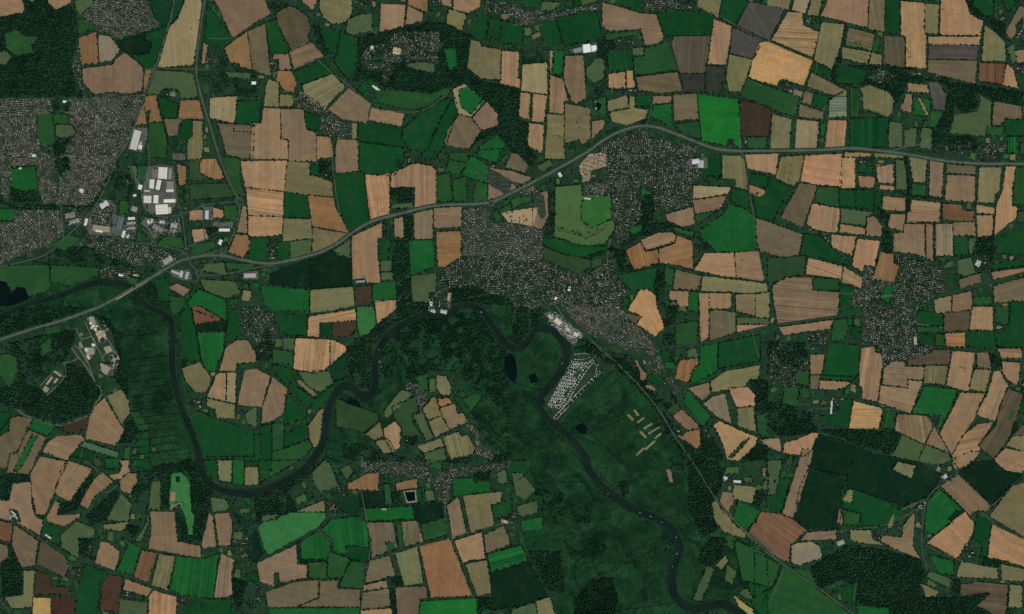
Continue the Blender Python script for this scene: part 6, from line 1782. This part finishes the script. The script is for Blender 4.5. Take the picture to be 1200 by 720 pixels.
# chalets and boat sheds on the marina spit
HX, HY = [], []
MB_ = tp((2, 2), '150,470 155,435 235,340 275,280 290,217 350,217 432,262 388,320 215,525 190,520'); x0, y0, x1, y1 = bb(MB_)
BM_ = Mask()
for q in BAS: BM_.line(np.array(q), 1)
for q in CH: BM_.line(smooth(tp(*q)), 1)
HA = []
def chalet_row(Q, off, step=1.25, skip=.12):
    Q = np.asarray(Q, float); T = np.gradient(Q, axis=0); L_ = np.concatenate([[0], np.cumsum(np.hypot(*np.diff(Q, axis=0).T))])
    for s_ in np.arange(.4, L_[-1], step):
        if RNG.random() < skip: continue
        x = np.interp(s_, L_, Q[:, 0]); y = np.interp(s_, L_, Q[:, 1]); k = min(int(np.searchsorted(L_, s_)), len(Q) - 1); t = T[k] / max(np.hypot(*T[k]), 1e-6)
        HX.append(x - t[1] * off + RNG.normal(0, .07)); HY.append(y + t[0] * off + RNG.normal(0, .07)); HA.append(math.atan2(-t[1], t[0]) + math.pi / 2)
for k in range(14):
    a = (np.array(BAS[k]) + np.array(BAS[k + 1])) / 2; a = np.array([a[0], a[0] + (a[1] - a[0]) * 1.12]); chalet_row(a, -.55, 1.15); chalet_row(a, .55, 1.15)
for q in CH[:2]:
    Q_ = smooth(tp(*q), 6)
    for off in (-1.9, 1.9): chalet_row(Q_, off)
chalet_row(smooth(tp((2, 2), '215,528 300,432 390,340 434,262 400,232'), 6), 0); chalet_row(smooth(tp((2, 2), '290,222 320,218 350,219 400,238'), 6), 0); chalet_row(smooth(tp((2, 2), '292,245 330,245 365,235'), 6), 0); chalet_row(smooth(tp((2, 2), '310,268 340,262 360,262'), 6), 0)
X, Y, HA = np.array(HX), np.array(HY), np.array(HA); m = inside(organic(MB_, 50), X, Y) & ~BM_.hit(X, Y); X, Y, HA = X[m], Y[m], HA[m]; n = len(X)
tag(link('chalets', houses(X, Y, HA, RNG.uniform(8, 11, n), RNG.uniform(6, 8.5, n), RNG.uniform(3, 4.5, n), 'chalets', [.03, .12, .3, .02, .06, .45, .02])), 'small pale holiday chalets crowding the marina spit', 'chalets', None, 'stuff')
MB2 = tp((2, 2), '160,30 200,30 335,135 290,170 230,120'); x0, y0, x1, y1 = bb(MB2); X = RNG.uniform(x0, x1, 500); Y = RNG.uniform(y0, y1, 500); m = inside(MB2, X, Y) & (RNG.random(500) < .5); X, Y = X[m], Y[m]; n = len(X)
tag(link('boat_sheds', houses(X, Y, RNG.choice([R(-40), R(50)], n), RNG.uniform(10, 20, n), RNG.uniform(7, 10, n), RNG.uniform(3, 5, n), 'boat_sheds', [.06, .16, .3, .04, .06, .34, .04])), 'pale sheds packed into the boatyard below the long village', 'sheds', None, 'stuff')

m = np.zeros(9000, bool); X = RNG.uniform(95, 310, 9000); Y = RNG.uniform(150, 330, 9000)
for t_, q_ in YARDS[:9] + YARDS[16:17] + YARDS[10:11]: m |= inside(tp(t_, q_), X, Y)
m &= ~MSH.hit(X, Y) & (vnoise(X, Y, 4, 5) > .4); X, Y = X[m], Y[m]; n = len(X)
tag(link('parked_vehicles', houses(X, Y, RNG.choice([.1, 1.67], n), RNG.uniform(4, 9, n), RNG.uniform(2, 3, n), RNG.uniform(1.5, 3, n) , 'parked_vehicles', [.08, .2, .2, .06, .16, .3, 0])), 'rows of parked cars and lorries on the business park yards', 'vehicles', None, 'stuff')
X = RNG.uniform(95, 310, 9000); Y = RNG.uniform(150, 330, 9000); m = ~MSH.hit(X, Y) & ~MR.hit(X, Y) & ~MF.hit(X, Y) & (vnoise(X, Y, 4, 8) > .62); X, Y = X[m], Y[m]
for t_, q_ in YARDS[:9]: pass
tag(link('landscape_trees', crowns(X, Y, RNG.uniform(3, 6.5, len(X)), 'landscape_trees')), 'planted trees between the yards and roads of the business park', 'trees', None, 'stuff')
# road bridge over the western river
br = bpy.data.objects.new('road_bridge', None); C.objects.link(br); br.location = (gx(154), gy(339.5), 0); tag(br, 'long concrete bridge carrying the dual carriageway over the western river', 'bridge')
br.rotation_euler = (0, 0, R(31))
link('deck', box_mesh('deck', 420, 32, 1.2, 1.7, M['concrete']), parent=br)
for sg in (-1, 1): link('parapet', box_mesh('parapet', 420, .8, 1.7, 3.0, M['concrete']), (0, sg * 17, 0), br)
for k in range(5): link('pier', box_mesh('pier', 3, 26, -1.5, 1.2, M['concrete']), (-120 + k * 60, 0, 0), br)

# ---------------------------------------------------------------- small paddocks filling the rough ground between the big fields
FREE = Mask(); FREE.g = MF.g | MR.g | MV.g | MSH.g
for P, _ in MARSH: FREE.poly(P)
for ln in WOOD_DATA.strip().split('\n'):
    if ln.startswith('T '): _, tx, ty = ln.split(); tx = int(tx); ty = int(ty); continue
    FREE.poly(parse(ln.split('|')[3], tx, ty))
EXTRA = []; fill = MB(); FC = np.array([f['c'] for f in FIELDS])
def rect(cx, cy, a, L, W, sk=0.0):
    c, s_ = math.cos(a), math.sin(a); return [(cx + x * c - y * s_, cy + x * s_ + y * c) for x, y in ((-L / 2, -W / 2 + sk), (L / 2, -W / 2 - sk), (L / 2, W / 2), (-L / 2, W / 2))]
for n_try, (la, lb_) in ((5000, (13, 20)), (7000, (9, 14)), (9000, (6, 9)), (11000, (4, 6.5))):
    for _ in range(n_try):
        cx, cy = random.uniform(-8, 1208), random.uniform(-8, 728)
        if FREE.hit(cx, cy): continue
        k = int(((FC - (cx, cy)) ** 2).sum(1).argmin()); a = R(FIELDS[k]['ang']) + random.choice([0, math.pi / 2]) + random.uniform(-.12, .12)
        L_ = random.uniform(la, lb_); W_2 = L_ * random.uniform(.45, .9)
        u, v = np.meshgrid(np.linspace(-.5, .5, int(L_ * 1.4) + 2) * (L_ + .5), np.linspace(-.5, .5, int(W_2 * 1.4) + 2) * (W_2 + .5))
        if FREE.hit(cx + u * math.cos(a) - v * math.sin(a), cy + u * math.sin(a) + v * math.cos(a)).any(): continue
        P = rect(cx, cy, a, L_, W_2, random.uniform(-.6, .6)); FREE.poly(rect(cx, cy, a, L_ + .6, W_2 + .6)); MF.poly(inset(P, .3))
        cd = random.choices('lnkOmQqroj', [6, 5, 4, 2, 2, 2, 2, 3, 2, 1])[0]; f = dict(code=cd, ang=math.degrees(a), amp=.6, P=P, A=abs(area(P)), c=np.array((cx, cy)))
        EXTRA.append(f); fill.poly(organic(P, 6, .4), .47, field_color(f), (math.sin(a), math.cos(a), .5))
o = fill.build('small_paddock', M['crop']); tag(o, 'small green and olive paddocks filling the ground round hamlets and hedges', 'field', None, 'stuff'); print('fill', len(EXTRA))

# ---------------------------------------------------------------- woods
for ln in WOOD_DATA.strip().split('\n'):
    if ln.startswith('T '): _, tx, ty = ln.split(); tx = int(tx); ty = int(ty); continue
    dn, nm, lb, rest_ = ln.split('|'); dn = float(dn); P = parse(rest_, tx, ty); P = organic(P, 5, 1.6)
    x0, y0, x1, y1 = bb(P); x0, y0, x1, y1 = max(x0, -14), max(y0, -14), min(x1, 1214), min(y1, 734)
    sp = 1.32; gxs, gys = np.meshgrid(np.arange(x0, x1, sp), np.arange(y0, y1, sp)); X = gxs.ravel() + RNG.uniform(-.8, .8, gxs.size); Y = gys.ravel() + RNG.uniform(-.8, .8, gxs.size)
    if dn < .9:
        gap = .6 * vnoise(X, Y, 9) + .4 * vnoise(X, Y, 3.5, 2) + RNG.normal(0, .09, X.size); m = gap < .5 + (dn - .55) * .62
    else: m = RNG.random(X.size) < .97
    m &= inside(P, X, Y) & ~MR.hit(X, Y) & ~MF.hit(X, Y) & ~MSH.hit(X, Y)
    if dn >= .75: m &= ~(MV.hit(X, Y) & (RNG.random(X.size) < .93))
    X, Y = X[m], Y[m]
    if len(X) < 3: continue
    if dn >= .8 and nm != 'scrub':
        mb = MB(); mb.poly(P, .42, (.02, .04, .02)); g = mb.build('wood_floor', M['ground']); tag(g, 'shaded ground under the ' + ' '.join(lb.split()[:11]), None, None, 'structure')
    o = link(nm, crowns(X, Y, RNG.uniform(5.5, 12.5, len(X)) * (1 if dn > .5 else .7), nm, tone=.7 if 'black' in lb else .98)); tag(o, lb, nm.replace('_', ' '), None, 'stuff')

# ---------------------------------------------------------------- hedgerows and hedgerow trees
occ = Mask(); HXs, HYs, HR = [], [], []; BIGT = []
for i, f in enumerate(FIELDS + EXTRA):
    P = f['P']; n = len(P); s = 1 if area(P) > 0 else -1
    if f['A'] < (60 if i < len(FIELDS) else 25): continue
    for k in range(n):
        a = np.array(P[k]); b = np.array(P[(k + 1) % n]); L = np.hypot(*(b - a))
        if L < 1.5: continue
        e = (b - a) / L; nn = np.array([e[1], -e[0]]) * s
        u = random.random(); dens = .95 if u < .55 else (.55 if u < .8 else .12)
        if f['A'] < 120: dens *= .7
        t = 0.0
        while t < L:
            p = a + e * t + nn * random.uniform(-.15, .45); t += random.uniform(.7, 1.15)
            if math.sin(p[0] * .9 + p[1] * .7 + k) < -1 + 2 * (1 - dens) * .9: continue
            if occ.hit(p[0], p[1]) or MR.hit(p[0], p[1]) or MSH.hit(p[0], p[1]): continue
            if not (-13 < p[0] < 1213 and -13 < p[1] < 733): continue
            ii, jj = occ.idx(p[0], p[1]); occ.g[ii, jj] = True
            if random.random() < .035 and f['A'] > 250 and i in BIG and 6 < p[0] < 1194 and 6 < p[1] < 714: BIGT.append((p[0], p[1], i)); continue
            HXs.append(p[0]); HYs.append(p[1]); HR.append(random.uniform(2.6, 5.0) if random.random() < .68 else random.uniform(6, 11))
k_ = RNG.integers(1, len(RQ) - 1, 2600); T_ = np.gradient(RQ, axis=0); T_ /= np.linalg.norm(T_, axis=1, keepdims=True); sg = RNG.choice([-1, 1], 2600); of = sg * (wid[k_] / 2 + RNG.uniform(.3, 1.6, 2600))
X = RQ[k_, 0] - T_[k_, 1] * of + RNG.uniform(-1, 1, 2600) * T_[k_, 0]; Y = RQ[k_, 1] + T_[k_, 0] * of + RNG.uniform(-1, 1, 2600) * T_[k_, 1]; m = (vnoise(X, Y, 8, 4) + .25 * (sg > 0) > .45) & ~MSH.hit(X, Y); X, Y = X[m], Y[m]
tag(link('riverside_trees', crowns(X, Y, RNG.uniform(3, 7.5, len(X)), 'riverside_trees', tone=.8)), 'willows and bushes lining the winding river banks', 'trees', None, 'stuff')
X = RNG.uniform(-12, 1212, 90000); Y = RNG.uniform(-12, 732, 90000)
k_ = vnoise(X, Y, 14, 6) * .6 + vnoise(X, Y, 5, 7) * .4
m = (k_ > .535) & ~MF.hit(X, Y) & ~MR.hit(X, Y) & ~MV.hit(X, Y) & ~MSH.hit(X, Y)
for P, _ in MARSH: m &= ~inside(P, X, Y)
X, Y = X[m], Y[m]
tag(link('scattered_trees', crowns(X, Y, RNG.uniform(3.5, 8.5, len(X)), 'scattered_trees', tone=.85)), 'scattered trees and thickets on the rough ground between fields', 'trees', None, 'stuff')
X = RNG.uniform(-12, 1212, 120000); Y = RNG.uniform(-12, 732, 120000); m = np.zeros(120000, bool)
for P, _ in MARSH: m |= inside(P, X, Y)
m &= (vnoise(X, Y, 18, 9) * .5 + vnoise(X, Y, 5, 3) * .5 > .57) & ~MF.hit(X, Y) & ~MR.hit(X, Y) & ~MSH.hit(X, Y) & ~MV.hit(X, Y)
X, Y = X[m], Y[m]
tag(link('marsh_bushes', crowns(X, Y, RNG.uniform(2, 6.5, len(X)), 'marsh_bushes', tone=.95)), 'low bushes and reeds dotted over the marsh', 'bushes', None, 'stuff')
print('scatter', len(X))
o = link('hedgerow', crowns(np.array(HXs), np.array(HYs), np.array(HR), 'hedgerow', tone=.72)); tag(o, 'dark hedges and small trees lining the field boundaries', 'hedges', None, 'stuff')
print('hedge blobs', len(HXs), 'boats', NB[0], 'buildings', len(BLD))
def tree_mesh(seed, r=9.0, h=15.0):
    rg = np.random.default_rng(seed); V, F, mi = [], [], []
    for q in range(6): V.append((.5 * math.cos(q), .5 * math.sin(q), 0))
    for q in range(6): V.append((.3 * math.cos(q), .3 * math.sin(q), h * .6))
    for q in range(6): F.append((q, (q + 1) % 6, 6 + (q + 1) % 6)); F.append((q, 6 + (q + 1) % 6, 6 + q)); mi += [1, 1]
    cols = [rgba(np.array(hexc('3B3026')))] * 12
    for c in range(9):
        ctr = np.array([rg.normal(0, r * .38), rg.normal(0, r * .38), h * .62 + rg.normal(0, r * .25)]); rr = r * rg.uniform(.36, .6)
        k = len(V); v = ICO_V * rr * rg.uniform(.75, 1.25, (12, 1)) + ctr; V += [tuple(q) for q in v]; F += [tuple(q + k) for q in ICO_F]
        cc = LEAF[int(rg.integers(5))] * rg.uniform(.75, 1.25); cols += [rgba(cc)] * 20
    return raw_mesh('tree', V, F, M['foliage'], cols)
TMS = [tree_mesh(s) for s in range(6)]
INF = [(650, 159.5), (654, 159), (656, 160), (679, 137), (676, 144), (679, 150), (262, 129), (224, 34), (1065, 62), (1066, 67), (1100, 12), (1105, 11.5), (1116, 12.5), (1134, 42), (1138, 42.5), (1142, 43), (927, 194), (926, 203), (924, 211), (940, 200), (1063, 58), (1119, 27), (917, 277), (919, 278), (1125, 430.5), (1128, 431.5), (1131, 432), (1144, 430.5), (1153, 431), (1157, 431.5), (870, 305.5), (830, 152), (1105, 69), (1085, 70)]
random.shuffle(BIGT); BIGT = BIGT[:262]; tc = 0
for (x, y, i) in BIGT + [(a, b, None) for a, b in INF]:
    o = link('hedgerow_tree' if i is not None else 'field_tree', TMS[tc % 6], (gx(x), gy(y), .3)); tc += 1
    s = random.uniform(.6, .95); o.scale = (s, s, s); o.rotation_euler = (0, 0, random.uniform(0, 6.28))
    if i is not None:
        f = FIELDS[i]; lb = 'round dark tree on the %s edge of the %s' % (compass(x - f['c'][0], y - f['c'][1]), f['label']); g = 'trees in the hedges round the fields'
    else:
        j = None
        for q in sorted(range(len(FIELDS)), key=lambda q: FIELDS[q]['A']):
            if inside(FIELDS[q]['P'], x, y) and q in BIG: j = q; break
        lb = 'dark tree standing out in the %s' % (FIELDS[j]['label'] if j is not None else 'open fields ' + near((x, y))); g = 'trees standing out in the open fields'
    lb = ' '.join(lb.split()[:16]); o['label'] = lb; o['category'] = 'tree'; o['group'] = g

# things that share a label are told apart by their order from left to right
from collections import defaultdict
D_ = defaultdict(list)
for o in C.objects:
    if o.parent is None and o.get('label') and not o.get('kind'): D_[o['label']].append(o)
RANK = {2: ['left', 'right'], 3: ['left', 'middle', 'right'], 4: ['far left', 'inner left', 'inner right', 'far right'], 5: ['far left', 'inner left', 'middle', 'inner right', 'far right']}
for lb, os_ in D_.items():
    if len(os_) in RANK:
        for r_, o in zip(RANK[len(os_)], sorted(os_, key=lambda o: o.location.x)):
            w_ = (r_ + ' ' + lb).split()[:16]
            o['label'] = ' '.join(w_)
for o in C.objects:
    if o.get('label'):
        w_ = o['label'].rstrip(',').split()
        while w_[-1].rstrip(',') in ('the', 'of', 'in', 'on', 'a', 'and', 'to', 'its', 'by', 'at', 'with', 'between', 'long', 'south', 'north', 'tan'): w_.pop()
        o['label'] = ' '.join(w_).rstrip(',')
